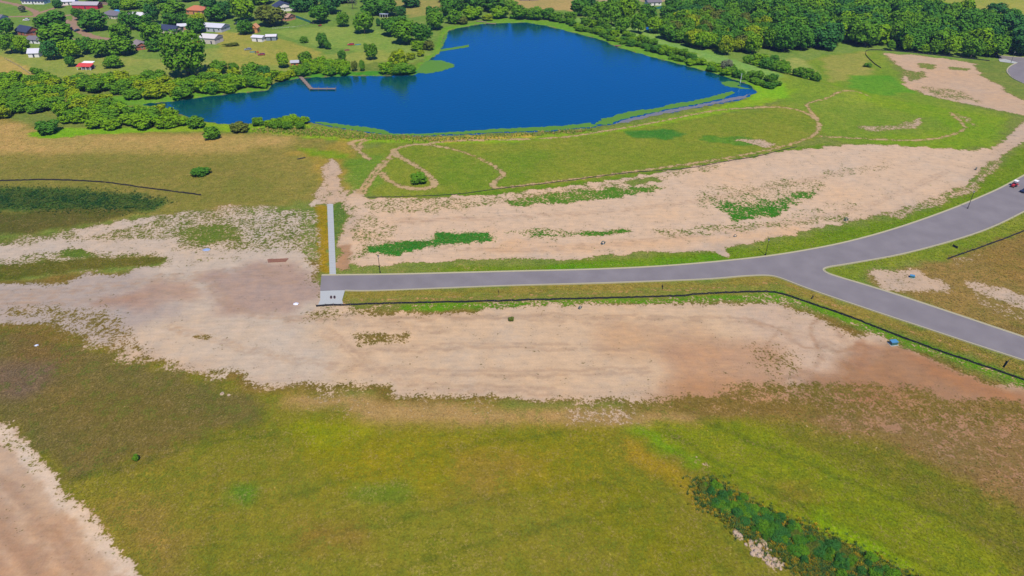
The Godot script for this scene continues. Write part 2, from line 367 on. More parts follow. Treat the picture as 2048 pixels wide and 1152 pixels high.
	# upper lot
	cover([-53.8,-199.6,-57.2,-193.2,-61.3,-212.6,-62.7,-231.6,-64.5,-255.7,-62.9,-258.1,-56.4,-249.7,-34.7,-251.0,-4.8,-254.3,26.0,-262.9,58.9,-274.1,94.7,-288.8,122.6,-299.4,155.8,-308.0,181.2,-307.4,202.2,-303.0,211.7,-299.4,225.6,-307.4,265.8,-345.4,321.9,-373.7,293.8,-334.3,240.4,-310.6,215.0,-289.4,187.1,-262.9,168.2,-250.1,149.5,-240.0,126.5,-230.8,104.9,-222.6,84.0,-213.3,72.3,-209.1,47.8,-208.0,26.7,-204.2,-4.1,-202.6,-29.4,-201.2,-39.4,-199.6,-47.3,-197.0], 0.10, 1, 2)
	cover([-60.2,-248.8,-24.7,-250.6,15.5,-258.1,58.5,-272.0,94.1,-286.6,90.5,-281.0,35.6,-255.7,-4.7,-244.3,-33.3,-237.8,-54.3,-237.8], 0.42, 1, 2)
	cover([-2.8,-246.5,15.4,-255.7,61.3,-263.9,62.5,-259.0,34.8,-248.8,1.2,-243.4], 0.7, 1, 2)
	cover([47.2,-266.9,60.5,-271.0,62.0,-267.9,48.7,-262.9], 0.95, 1, 1)
	cover([-64.1,-248.8,-55.9,-235.7,-41.5,-227.6,-42.4,-209.1,-53.3,-202.2,-58.5,-219.9], 0.40, 1, 3)
	cover([-50.2,-211.5,-39.8,-215.1,-27.5,-216.9,-28.0,-221.8,-8.0,-221.4,-7.0,-216.2,-27.1,-212.6,-40.2,-205.6,-49.3,-208.4], 0.82, 1, 1.5)
	cover([-2.6,-222.9,10.3,-225.3,23.0,-223.7,43.2,-224.5,40.9,-220.7,13.6,-218.4,-0.7,-219.9], 0.5, 1, 2)
	cover([22.9,-222.6,42.9,-224.5,42.1,-221.4,24.5,-219.2], 0.72, 1, 1)
	cover([72.5,-258.1,94.9,-265.4,130.0,-270.4,125.7,-253.3,104.7,-244.3,76.3,-240.0], 0.36, 1, 4)
	cover([80.4,-240.8,97.5,-246.5,108.3,-243.4,103.8,-235.7,83.2,-230.0], 0.72, 1, 1.5)
	cover([112.4,-255.7,121.8,-256.6,119.8,-251.0,111.8,-251.0], 0.72, 1, 1)
	cover([79.8,-246.5,110.8,-251.0,112.5,-244.3,80.1,-240.0], 0.6, 1, 2)
	cover([50.6,-224.5,79.1,-228.4,100.5,-231.6,129.3,-237.8,126.8,-231.6,98.6,-225.7,54.9,-218.0], 0.42, 1, 2)
	cover([102.6,-237.8,133.8,-248.8,135.9,-244.3,104.3,-231.6], 0.3, 1, 2)
	cover([133.0,-278.3,167.0,-286.6,163.2,-278.3,131.6,-268.9], 0.32, 1, 2)
	cover([126.8,-231.6,149.5,-240.0,186.6,-261.9,214.4,-288.3,221.2,-292.3,187.2,-255.7,149.0,-234.9], 0.5, 1, 2)
	cover([-55.4,-195.7,-47.5,-198.0,-37.5,-198.3,-20.9,-200.6,-4.1,-201.9,-4.0,-194.2,-54.8,-192.6], 0.9, 1, 2)
	cover([70.6,-210.5,74.1,-210.5,74.4,-204.9,71.6,-204.9], 0.1, 1, 1)
	green([-50.2,-211.5,-39.8,-215.1,-27.5,-216.9,-28.1,-222.9,-6.2,-222.2,-6.4,-215.5,-27.0,-211.9,-40.1,-204.9,-49.1,-207.7], 52, 128, 38, 1, 1)
	green([-2.8,-246.5,15.4,-255.7,61.6,-265.4,62.3,-258.1,34.7,-247.9,1.2,-242.5], 84, 128, 34, 1, 2)
	green([-4.4,-225.7,45.4,-226.8,44.4,-219.9,-4.3,-216.2], 76, 124, 34, 1, 2)
	green([70.5,-248.8,125.4,-258.1,108.0,-231.6,77.0,-227.6], 66, 124, 32, 1, 2)
	# right-hand triangle and the far lot
	cover([117.2,-194.2,130.7,-196.4,139.1,-190.2,140.4,-185.1,129.0,-183.0,119.0,-185.4], 0.2, 1, 3)
	cover([145.6,-190.2,154.8,-186.5,162.9,-176.6,174.8,-167.3,159.9,-167.3,148.2,-178.0], 0.28, 1, 3)
	cover([145.2,-180.8,156.9,-167.3,153.7,-162.3,143.6,-175.2], 0.6, 1, 3)
	cover([148.7,-202.2,161.8,-207.3,159.9,-203.9,148.7,-199.0], 0.6, 1, 2)
	cover([246.3,-472.8,257.7,-470.2,272.5,-466.4,295.2,-448.2,285.7,-425.8,277.2,-363.6,283.9,-320.4,267.2,-347.7,257.3,-357.1,245.2,-368.6,233.3,-382.5,227.9,-394.5,230.6,-411.2,242.6,-430.1,245.3,-450.6], 0.05, 1, 3)
	cover([239.9,-432.3,254.3,-430.1,247.4,-416.3,234.9,-409.1], 0.7, 1, 2)
	cover([258.6,-448.2,268.5,-445.9,263.3,-434.5,254.5,-436.7], 0.8, 1, 2)
	cover([274.0,-441.3,285.7,-436.7,282.0,-431.2,271.4,-434.5], 0.8, 1, 1)
	cover([236.0,-399.3,255.0,-391.7,253.8,-369.5,235.1,-380.8], 0.5, 1, 3)
	cover([168.9,-334.3,188.9,-334.3,207.5,-341.6,200.7,-330.0,175.2,-325.8], 0.5, 1, 2)
	cover([205.7,-343.1,209.5,-344.6,202.6,-332.9,199.0,-331.4], 0.3, 1, 1)
	cover([105.0,-315.1,118.1,-315.1,125.2,-307.4,117.4,-304.9], 0.3, 1, 2)
	cover([231.4,-355.5,235.0,-345.4,229.8,-327.2,230.3,-341.6], 0.6, 1, 2)
	cover([-49.6,-174.9,-3.7,-177.1,42.9,-178.8,74.8,-181.3,84.4,-181.9,100.5,-167.3,139.9,-136.6,138.4,-134.3,99.4,-164.8,82.9,-177.4,42.5,-176.3,-3.7,-174.1,-49.2,-172.5], 0.62, 0.9, 1)
	# near left corner: graded clay, and rocks by the brush
	cover([-189.2,-126.9,-125.1,-123.7,-119.4,-120.4,-110.0,-112.4,-102.1,-106.4,-94.0,-99.5,-85.4,-93.1,-78.4,-87.1,-70.8,-81.3,-63.9,-74.1,-134.4,-67.6], 0.06, 1, 2)
	cover([-125.5,-124.3,-119.0,-121.7,-102.8,-107.6,-82.6,-91.6,-84.0,-90.4,-106.1,-107.6,-120.8,-116.8], 0.34, 1, 1.5)
	cover([45.2,-93.1,46.9,-92.6,47.0,-91.4,45.4,-91.6], 0.1, 1, 0.5)
	cover([48.3,-90.2,51.7,-90.6,52.2,-87.4,53.6,-84.0,51.3,-84.6,48.2,-87.4], 0.1, 1, 0.5)
	cover([37.1,-116.0,39.4,-115.5,47.0,-108.3,45.2,-107.9], 0.5, 1, 1)
	cover([31.8,-112.1,39.8,-112.1,46.8,-107.9,40.2,-108.3], 0.85, 1, 1)
	cover([90.2,-124.3,94.7,-123.4,93.1,-121.4,89.6,-121.7], 0.2, 1, 1.5)
	# wheel marks on the graded earth
	for tr in [
		[[-168.1,-178.0,-137.8,-182.2,-109.2,-189.5,-76.5,-194.2], 0.8], [[-170.3,-181.3,-137.7,-185.1,-110.5,-192.6,-81.0,-198.3], 0.7],
		[[-97.9,-189.5,-82.6,-172.5,-57.1,-167.3,-18.1,-162.3], 0.7], [[-102.1,-164.8,-58.2,-148.5,-16.6,-143.2,37.2,-144.2], 0.8],
		[[-45.3,-152.9,-3.4,-155.2,45.6,-152.9], 0.7], [[-165.9,-174.7,-127.8,-178.0,-96.3,-185.1,-68.7,-189.5], 0.7], [[-69.0,-167.3,-18.6,-169.9,33.2,-164.8,66.6,-152.9], 0.6], [[-48.8,-216.2,-4.2,-209.1,49.2,-216.2,130.2,-240.0,189.1,-278.3], 0.6], [[-42.0,-231.6,14.4,-235.7,74.4,-248.8,145.9,-278.3], 0.6], [[-39.2,-167.3,11.4,-169.4,70.7,-167.3], 0.6], [[-54.5,-162.3,-29.6,-140.1,9.9,-136.2], 0.8],
		[[70.7,-167.3,87.9,-157.5,92.8,-148.5,88.0,-140.1], 0.7], [[-114.2,-106.1,-103.5,-99.2,-84.8,-82.2], 1.0], [[-109.9,-99.2,-101.8,-92.8,-90.6,-82.2], 0.9]]:
		var pl := smooth(pv(tr[0]))
		for off in [-0.9, 0.9]:                                      # a pair of wheel lines
			var q := pl.duplicate()
			for i in q.size(): q[i] += (pl[mini(i + 1, pl.size() - 1)] - pl[maxi(i - 1, 0)]).normalized().orthogonal() * off
			stroke(soil, q, tr[1] * 0.8, c8(178, 150, 126), 0.5, 1.0)
	for k in 9:
		var a0 := pv([-124.5,-115.2,-107.7,-102.6,-90.5,-89.2,-77.0,-78.2])
		var o0 := Vector2(-2.6 * k - 1.0, 1.4 * k)
		for q in a0.size(): a0[q] += o0 + Vector2(sin(k * 2.1 + q), cos(k * 1.7 + q)) * 0.8
		stroke(soil, smooth(a0), 0.7 + 0.5 * (k % 3), c8(214, 184, 156) if k % 2 else c8(172, 138, 112), 0.45, 1.0)
	stroke(soil, smooth(pv([-124.3,-122.4,-111.0,-112.1,-94.9,-99.2,-79.3,-86.9,-69.4,-78.2])), 3.0, c8(222, 202, 182), 0.8, 1.5)
	# rills washed into the soft ground at the right, old lines across the fields
	for tr in [
		[91.5,-167.3,86.8,-162.3,87.0,-155.2,93.2,-152.9,95.0,-164.8], [93.2,-152.9,99.7,-155.2,94.6,-146.4,88.4,-141.2,89.2,-139.7], [70.7,-167.3,78.4,-163.6,81.4,-155.2,87.0,-155.2],
		[98.6,-143.2,102.5,-140.1,98.5,-134.3,93.8,-132.4], [89.2,-139.7,95.1,-138.1,103.6,-134.3], [111.2,-144.2,106.8,-138.1,108.8,-134.3], [78.0,-162.3,70.8,-152.9,73.5,-148.5], [87.0,-155.2,82.4,-146.4,70.8,-140.1]]:
		stroke(soil, smooth(pv(tr)), 0.8, c8(158, 120, 92), 0.28, 1.0)
	for tr in [[[-98.6,-106.1,-86.5,-111.3,-71.6,-117.6,-56.0,-121.4], 1.4], [[-84.4,-114.4,-63.9,-123.4], 0.8], [[-67.8,-110.5,-64.3,-99.2,-58.5,-81.3], 0.6], [[37.0,-121.7,53.1,-106.1,69.9,-92.8,85.1,-82.4], 1.2], [[46.3,-125.1,75.4,-106.1,106.7,-85.7], 1.6], [[-50.2,-100.6,-14.5,-115.2,15.2,-121.4], 1.0], [[-53.6,-84.6,-13.3,-99.2,25.2,-106.1], 1.0], [[-25.6,-82.2,2.7,-92.8,29.6,-99.2], 1.0]]:
		stroke(veg, smooth(pv(tr[0])), tr[1], c8(82, 98, 36), 0.3, 1.0)
	# settlement lanes and drives, top left
	for tr in [
		[[-495.9,-677.0,-430.0,-635.9,-395.9,-606.9,-383.1,-587.6,-426.7,-583.9], 5.0], [[-389.1,-595.2,-386.4,-627.4,-378.1,-635.9,-339.1,-635.9], 4.0],
		[[-352.6,-572.9,-331.0,-547.1,-316.1,-529.4,-300.8,-517.2,-288.8,-511.2], 6.0], [[-364.6,-587.6,-356.5,-595.2,-336.2,-555.5], 4.0], [[-354.8,-529.4,-336.8,-517.2,-315.6,-511.2,-303.4,-508.3], 4.0]]:
		stroke(den, pv(tr[0]), tr[1], gray(0.0), 1.0, 1.0)
		stroke(soil, pv(tr[0]), tr[1] + 2.0, c8(168, 140, 122), 1.0, 1.0)
	cover([59.5,-701.9,319.5,-701.9,296.0,-644.6,55.2,-644.6], 0.5, 1, 3)
	ragged(1.3)
	# worn tracks
	var tan_ := c8(192, 166, 126)
	for tr in [
		[[-52.7,-294.0,-53.9,-302.4,-45.4,-308.7,-33.5,-306.1,-21.4,-298.2,-12.0,-288.3,-5.2,-278.3,-4.0,-273.0,-7.1,-266.9,-8.0,-262.4,-2.9,-260.9,15.8,-265.9,59.8,-279.4,95.4,-291.7,124.3,-304.9,142.9,-317.7,152.1,-330.7,155.2,-344.6,151.6,-356.3,142.9,-362.0,126.6,-361.1,104.0,-355.5,69.4,-337.2,43.0,-325.2,18.2,-316.4,-29.4,-313.1,-40.7,-308.0], 1.5],
		[[-54.2,-301.2,-50.5,-294.0,-42.5,-283.8,-36.0,-274.1,-32.3,-265.9,-33.6,-260.5,-39.7,-259.5,-46.1,-261.9,-52.2,-267.9,-55.7,-275.7], 1.9],
		[[-61.7,-256.2,-60.4,-273.0,-58.0,-284.9,-54.0,-300.0], 0.9],
		[[-59.8,-255.2,-58.3,-272.0,-56.1,-283.8,-52.3,-297.6], 0.9],
		[[-70.5,-315.1,-75.9,-311.2,-72.8,-304.9,-63.2,-289.4], 1.9],
		[[-67.5,-314.4,-71.2,-311.2,-70.3,-303.7], 1.4],
		[[197.9,-378.1,185.8,-382.5,161.6,-369.5,157.7,-360.3,156.2,-343.1], 1.2],
		[[148.2,-319.1,184.2,-313.8,204.9,-317.1,224.4,-330.7,228.8,-353.1], 1.4]]:
		var pl := smooth(pv(tr[0]), 4)
		stroke(den, pl, tr[1] * 1.25, gray(0.2), 0.82, 1.5)
		stroke(soil, pl, tr[1] + 2.5, tan_, 1.0, 1.0)
	stroke(den, smooth(pv([-51.7,-177.7,-3.8,-180.2,59.8,-184.5,86.3,-187.7,95.5,-178.0,118.8,-159.4,139.5,-144.2])), 1.0, gray(0.55), 1.0, 1.0)
	stroke(soil, smooth(pv([-51.7,-177.7,-3.8,-180.2,59.8,-184.5,86.3,-187.7,95.5,-178.0,118.8,-159.4,139.5,-144.2])), 3.0, c8(190, 150, 98), 1.0, 1.0)
	# the bed of the lake
	paint(soil, lake, c8(70, 84, 70), 1, 2)
	paint(den, lake, gray(0.3), 1, 2)

func ragged(reach: float) -> void:         # plant and soil borders wander: shift the maps by noise
	var n := FastNoiseLite.new()
	n.seed = 40
	n.frequency = R / 11.0
	n.fractal_octaves = 4
	n.fractal_gain = 0.6
	var dx := n.get_image(MW, MH, false, false, false).get_data()
	n.seed = 41
	var dz := n.get_image(MW, MH, false, false, false).get_data()
	var a := veg.get_data().to_int32_array()
	var b := soil.get_data().to_int32_array()
	var c := den.get_data().to_int32_array()
	var a2 := a.duplicate()
	var b2 := b.duplicate()
	var c2 := c.duplicate()
	var k := int(reach / R * 2.0)
	for y in range(20, MH - 20):
		var i := y * MW + 20
		for x in range(20, MW - 20):
			var j := i + ((dx[i] - 128) * k) / 128 + (((dz[i] - 128) * k) / 128) * MW
			a2[i] = a[j]
			b2[i] = b[j]
			c2[i] = c[j]
			i += 1
	veg = Image.create_from_data(MW, MH, false, Image.FORMAT_RGBA8, a2.to_byte_array())
	soil = Image.create_from_data(MW, MH, false, Image.FORMAT_RGBA8, b2.to_byte_array())
	den = Image.create_from_data(MW, MH, false, Image.FORMAT_RGBA8, c2.to_byte_array())

# ---------------------------------------------------------------- ground
func noise_bytes(x0: float, z0: float, w: int, h: int, res: float, wave: float, seed_: int, oct: int, kind := FastNoiseLite.TYPE_SIMPLEX_SMOOTH) -> PackedByteArray:
	var n := FastNoiseLite.new()
	n.noise_type = kind
	n.seed = seed_
	n.frequency = res / wave
	n.fractal_octaves = oct
	n.fractal_gain = 0.55
	n.offset = Vector3(x0 / res, z0 / res, 0)
	return n.get_image(w, h, false, false, false).get_data()

func land_tile(x0: float, z0: float, x1: float, z1: float, res: float) -> StandardMaterial3D:
	var w := int((x1 - x0) / res)
	var h := int((z1 - z0) / res)
	var reg := Rect2i(int((x0 - MX0) / R), int((z0 - MZ0) / R), int((x1 - x0) / R), int((z1 - z0) / R))
	var src: Array[PackedByteArray] = []
	for im: Image in [veg, soil, den]:
		var c := im.get_region(reg)
		c.resize(w, h, Image.INTERPOLATE_BILINEAR)
		c.convert(Image.FORMAT_RGB8)
		src.append(c.get_data())
	var vg := src[0]
	var so := src[1]
	var de := src[2]
	var n1 := noise_bytes(x0, z0, w, h, res, 1.5, 11, 3)
	var n2 := noise_bytes(x0, z0, w, h, res, 9.0, 12, 3)
	var n3 := noise_bytes(x0, z0, w, h, res, 45.0, 13, 3)
	var n4 := noise_bytes(x0, z0, w, h, res, 0.62, 14, 2)
	var n5 := noise_bytes(x0, z0, w, h, res, 4.0, 15, 4)
	# grader and mower streaks, drawn out east to west
	var fs := FastNoiseLite.new()
	fs.seed = 16
	fs.frequency = res / 1.6
	fs.fractal_octaves = 4
	fs.offset = Vector3(x0 / res / 5.0 - 1.0, z0 / res, 0)
	var si := fs.get_image(w / 5 + 4, h, false, false, false)
	si.resize((w / 5 + 4) * 5, h, Image.INTERPOLATE_BILINEAR)
	si = si.get_region(Rect2i(5, 0, w, h))
	var n6 := si.get_data()
	var out := PackedByteArray()
	out.resize(w * h * 3)
	var oc := c8(128, 112, 64)
	var olive := PackedInt32Array([oc.r8, oc.g8, oc.b8])
	var j := 0
	for i in w * h:
		var a: int = n1[i] - 128
		var b: int = n2[i] - 128
		var c: int = n3[i] - 128
		var g: int = n4[i] - 128
		var e: int = n5[i] - 128
		var k6: int = n6[i] - 128
		var t := 128 + (a * 140 + e * 70 + b * 60 + g * 95) / 100
		var over := (de[j] * 165) / 100 - 84 - t
		var k := clampi(over * 4 + 128, 0, 255)
		# sparse growth is dry, thick growth takes the full colour
		var lush := clampi(over * 3, 0, 256) if de[j] < 245 else 256
		var vr := vg[j] + ((olive[0] - vg[j]) * (256 - lush)) / 256
		var vgr := vg[j + 1] + ((olive[1] - vg[j + 1]) * (256 - lush)) / 256
		var vbl := vg[j + 2] + ((olive[2] - vg[j + 2]) * (256 - lush)) / 256
		# plants: tufts lighter and darker, straw-coloured and fresher patches
		var vb := 256 + (g * 38 + a * 22 + e * 16 + k6 * 14) / 100
		var dry := (b * 11 + c * 16 + e * 9) / 100
		# earth: grain and faint drifts
		var sb := 256 + (g * 10 + e * 8 + b * 6 + k6 * 10) / 100
		var sd := (c * 5 + e * 3) / 100
		var q := 255 - k
		out[j] = clampi((((vr + dry * 2 / 3) * vb) * k + ((so[j] + sd) * sb) * q) / 65280, 0, 255)
		out[j + 1] = clampi((((vgr + dry / 4) * vb) * k + ((so[j + 1]) * sb) * q) / 65280, 0, 255)
		out[j + 2] = clampi((((vbl + dry / 3) * vb) * k + ((so[j + 2] - sd) * sb) * q) / 65280, 0, 255)
		j += 3
	var im := Image.create_from_data(w, h, false, Image.FORMAT_RGB8, out)
	var m := StandardMaterial3D.new()
	m.albedo_texture = ImageTexture.create_from_image(im)
	m.texture_repeat = false
	m.roughness = 1.0
	m.metallic_specular = 0.1
	return m

func build_ground() -> void:
	var step := 2.0
	var nx := int(1080 / step)
	var nz := int(660 / step)
	var hts := PackedFloat32Array()
	hts.resize((nx + 1) * (nz + 1))
	for j in nz + 1:
		for i in nx + 1:
			hts[j * (nx + 1) + i] = ground_y(MX0 + i * step, MZ0 + j * step)
	var tiles := [
		[-150.0, -160.0, 0.0, -60.0, 0.15], [0.0, -160.0, 150.0, -60.0, 0.15],
		[-230.0, -270.0, 0.0, -160.0, 0.17], [0.0, -270.0, 230.0, -160.0, 0.17],
		[-330.0, -430.0, 0.0, -270.0, 0.22], [0.0, -430.0, 330.0, -270.0, 0.22],
		[-540.0, -720.0, 0.0, -430.0, 0.36], [0.0, -720.0, 540.0, -430.0, 0.36],
		[-540.0, -720.0, 540.0, -60.0, 0.8]]
	var used := PackedByteArray()
	used.resize(nx * nz)
	var mesh := ArrayMesh.new()
	for t in tiles:
		var i0 := int((t[0] - MX0) / step)
		var i1 := int((t[2] - MX0) / step)
		var j0 := int((t[1] - MZ0) / step)
		var j1 := int((t[3] - MZ0) / step)
		var vs := PackedVector3Array()
		var ns := PackedVector3Array()
		var us := PackedVector2Array()
		var ix := PackedInt32Array()
		var cols := i1 - i0 + 1
		for j in range(j0, j1 + 1):
			for i in range(i0, i1 + 1):
				var y := hts[j * (nx + 1) + i]
				vs.append(Vector3(MX0 + i * step, y, MZ0 + j * step))
				us.append(Vector2(float(i - i0) / (i1 - i0), float(j - j0) / (j1 - j0)))
				var xa := hts[j * (nx + 1) + maxi(i - 1, 0)]
				var xb := hts[j * (nx + 1) + mini(i + 1, nx)]
				var za := hts[maxi(j - 1, 0) * (nx + 1) + i]
				var zb := hts[mini(j + 1, nz) * (nx + 1) + i]
				ns.append(Vector3(xa - xb, 2.0 * step, za - zb).normalized())
		for j in range(j0, j1):
			for i in range(i0, i1):
				if used[j * nx + i]: continue
				used[j * nx + i] = 1
				var a := (j - j0) * cols + i - i0
				ix.append_array([a, a + 1, a + cols + 1, a, a + cols + 1, a + cols])
		var arr := []
		arr.resize(Mesh.ARRAY_MAX)
		arr[Mesh.ARRAY_VERTEX] = vs
		arr[Mesh.ARRAY_NORMAL] = ns
		arr[Mesh.ARRAY_TEX_UV] = us
		arr[Mesh.ARRAY_INDEX] = ix
		mesh.add_surface_from_arrays(Mesh.PRIMITIVE_TRIANGLES, arr)
		mesh.surface_set_material(mesh.get_surface_count() - 1, land_tile(t[0], t[1], t[2], t[3], t[4]))
	# open country all round, out to the horizon
	var s := st_new()
	var y0 := -0.14
	var B := 6000.0
	quad(s, Vector3(-B, y0, -B), Vector3(B, y0, -B), Vector3(B, y0, MZ0), Vector3(-B, y0, MZ0))
	quad(s, Vector3(-B, y0, -60), Vector3(B, y0, -60), Vector3(B, y0, B), Vector3(-B, y0, B))
	quad(s, Vector3(-B, y0, MZ0), Vector3(MX0, y0, MZ0), Vector3(MX0, y0, -60), Vector3(-B, y0, -60))
	quad(s, Vector3(-MX0, y0, MZ0), Vector3(B, y0, MZ0), Vector3(B, y0, -60), Vector3(-MX0, y0, -60))
	s.generate_normals()
	var nt := NoiseTexture2D.new()
	nt.width = 512
	nt.height = 512
	nt.seamless = true
	var fn := FastNoiseLite.new()
	fn.frequency = 0.02
	nt.noise = fn
	var gr := Gradient.new()
	gr.set_color(0, c8(95, 110, 45))
	gr.set_color(1, c8(150, 150, 80))
	nt.color_ramp = gr
	var fm := StandardMaterial3D.new()
	fm.albedo_texture = nt
	fm.uv1_triplanar = true
	fm.uv1_scale = Vector3.ONE * 0.004
	fm.roughness = 1.0
	s.commit(mesh)
	mesh.surface_set_material(mesh.get_surface_count() - 1, fm)
	var g := MeshInstance3D.new()
	g.mesh = mesh
	g.name = "ground"
	add_child(g)
	g.set_meta("kind", "structure")

func sheet(called: String, pts: PackedVector2Array, y: float, m: Material, thick := 0.0, parent: Node = null) -> MeshInstance3D:
	var idx := Geometry2D.triangulate_polygon(pts)
	var s := st_new()
	for i in range(0, idx.size(), 3):
		var q: Array[Vector3] = []
		for k in 3:
			q.append(Vector3(pts[idx[i + k]].x, y, pts[idx[i + k]].y))
		if (q[1] - q[0]).cross(q[2] - q[0]).y > 0:
			tri(s, q[0], q[2], q[1])
		else:
			tri(s, q[0], q[1], q[2])
	if thick > 0.0:
		for i in pts.size():
			var a := pts[i]
			var b := pts[(i + 1) % pts.size()]
			quad(s, Vector3(a.x, y, a.y), Vector3(b.x, y, b.y), Vector3(b.x, y - thick, b.y), Vector3(a.x, y - thick, a.y))
	var o := inst(called, done(s), m, parent)
	return o

func kerb(pts: PackedVector2Array, side: float) -> void:
	var s := st_new()
	var pl := smooth(pts, 6)
	# gutter pan, upright face, top and back of a concrete kerb
	var prof := [Vector2(-0.12, 0.045), Vector2(0.32, 0.05), Vector2(0.36, 0.17), Vector2(0.52, 0.18), Vector2(0.54, -0.2)]
	var ring: Array = []
	for i in pl.size():
		var d := (pl[mini(i + 1, pl.size() - 1)] - pl[maxi(i - 1, 0)]).normalized()
		var e := Vector2(-d.y, d.x) * side
		var row: Array[Vector3] = []
		for p: Vector2 in prof:
			var q := pl[i] + e * p.x
			row.append(Vector3(q.x, p.y, q.y))
		ring.append(row)
	for i in ring.size() - 1:
		for k in prof.size() - 1:
			quad(s, ring[i][k], ring[i][k + 1], ring[i + 1][k + 1], ring[i + 1][k])
	var o := inst("kerb", done(s), mats["concrete"])
	o.set_meta("kind", "structure")

func noisy(key: String, c0: Color, c1: Color, scale_m: float, rough: float, oct := 4) -> StandardMaterial3D:
	var nt := NoiseTexture2D.new()
	nt.width = 512
	nt.height = 512
	nt.seamless = true
	var fn := FastNoiseLite.new()
	fn.seed = key.length() * 7 + 3
	fn.frequency = 0.02
	fn.fractal_octaves = oct
	nt.noise = fn
	var gr := Gradient.new()
	gr.set_color(0, c0)
	gr.set_color(1, c1)
	nt.color_ramp = gr
	var m := StandardMaterial3D.new()
	m.albedo_texture = nt
	m.uv1_triplanar = true
	m.uv1_world_triplanar = true
	m.uv1_scale = Vector3.ONE / scale_m
	m.roughness = rough
	m.metallic_specular = 0.25
	m.cull_mode = BaseMaterial3D.CULL_DISABLED
	mats[key] = m
	return m

# ---------------------------------------------------------------- materials
func build_materials() -> void:
	noisy("asphalt", c8(134, 130, 138), c8(148, 144, 152), 110.0, 0.85, 3)
	noisy("concrete", c8(176, 172, 150), c8(202, 197, 172), 3.0, 0.9)
	noisy("pale_concrete", c8(176, 184, 192), c8(200, 206, 212), 2.5, 0.9)
	noisy("bark", lin(0.10, 0.075, 0.05), lin(0.20, 0.16, 0.12), 1.2, 0.95)
	noisy("plank", lin(0.16, 0.12, 0.09), lin(0.30, 0.25, 0.20), 0.7, 0.9)
	noisy("limestone", lin(0.30, 0.22, 0.14), lin(0.50, 0.40, 0.29), 0.8, 0.95)
	noisy("mat_green", c8(78, 132, 48), c8(116, 164, 62), 4.0, 0.9)
	noisy("mat_grey", c8(106, 116, 140), c8(146, 142, 150), 5.0, 0.8)
	mat("fabric", lin(0.012, 0.013, 0.018), 0.75)
	mat("stake", lin(0.20, 0.15, 0.10), 0.9)
	mat("black", lin(0.015, 0.015, 0.016), 0.5)
	mat("pole", lin(0.02, 0.02, 0.022), 0.45, 0.3)
	mat("lamp_glass", lin(0.55, 0.55, 0.5), 0.3)
	mat("tyre", lin(0.02, 0.02, 0.02), 0.9)
	mat("rim", lin(0.45, 0.45, 0.46), 0.35, 0.6)
	mat("glass", lin(0.03, 0.04, 0.05), 0.1)
	mat("white", lin(0.78, 0.78, 0.76), 0.6)
	mat("red", lin(0.45, 0.03, 0.03), 0.45)
	mat("navy", lin(0.02, 0.03, 0.06), 0.3)
	mat("teal", lin(0.02, 0.16, 0.17), 0.6)
	mat("utility_green", lin(0.03, 0.13, 0.11), 0.55)
	mat("utility_blue", lin(0.06, 0.22, 0.36), 0.55)
	mat("duct", lin(0.06, 0.11, 0.10), 0.6)
	mat("rust", lin(0.20, 0.08, 0.05), 0.8)
	mat("dark_opening", lin(0.02, 0.02, 0.025), 0.9)
	var leaf := {"dark": [0.066, 0.195, 0.018], "deep": [0.044, 0.155, 0.030], "mid": [0.106, 0.250, 0.015], "bright": [0.165, 0.325, 0.010],
		"lime": [0.240, 0.335, 0.010], "olive": [0.125, 0.165, 0.025], "yellow": [0.270, 0.240, 0.012], "grey": [0.15, 0.18, 0.10], "gold": [0.320, 0.180, 0.010]}
	for k in leaf:
		var m := mat("leaf_" + k, lin(leaf[k][0], leaf[k][1], leaf[k][2]), 0.9)
		m.vertex_color_use_as_albedo = true
		m.metallic_specular = 0.05
		m.backlight_enabled = true
		m.backlight = lin(leaf[k][0] * 0.7, leaf[k][1] * 0.7, leaf[k][2] * 0.5)

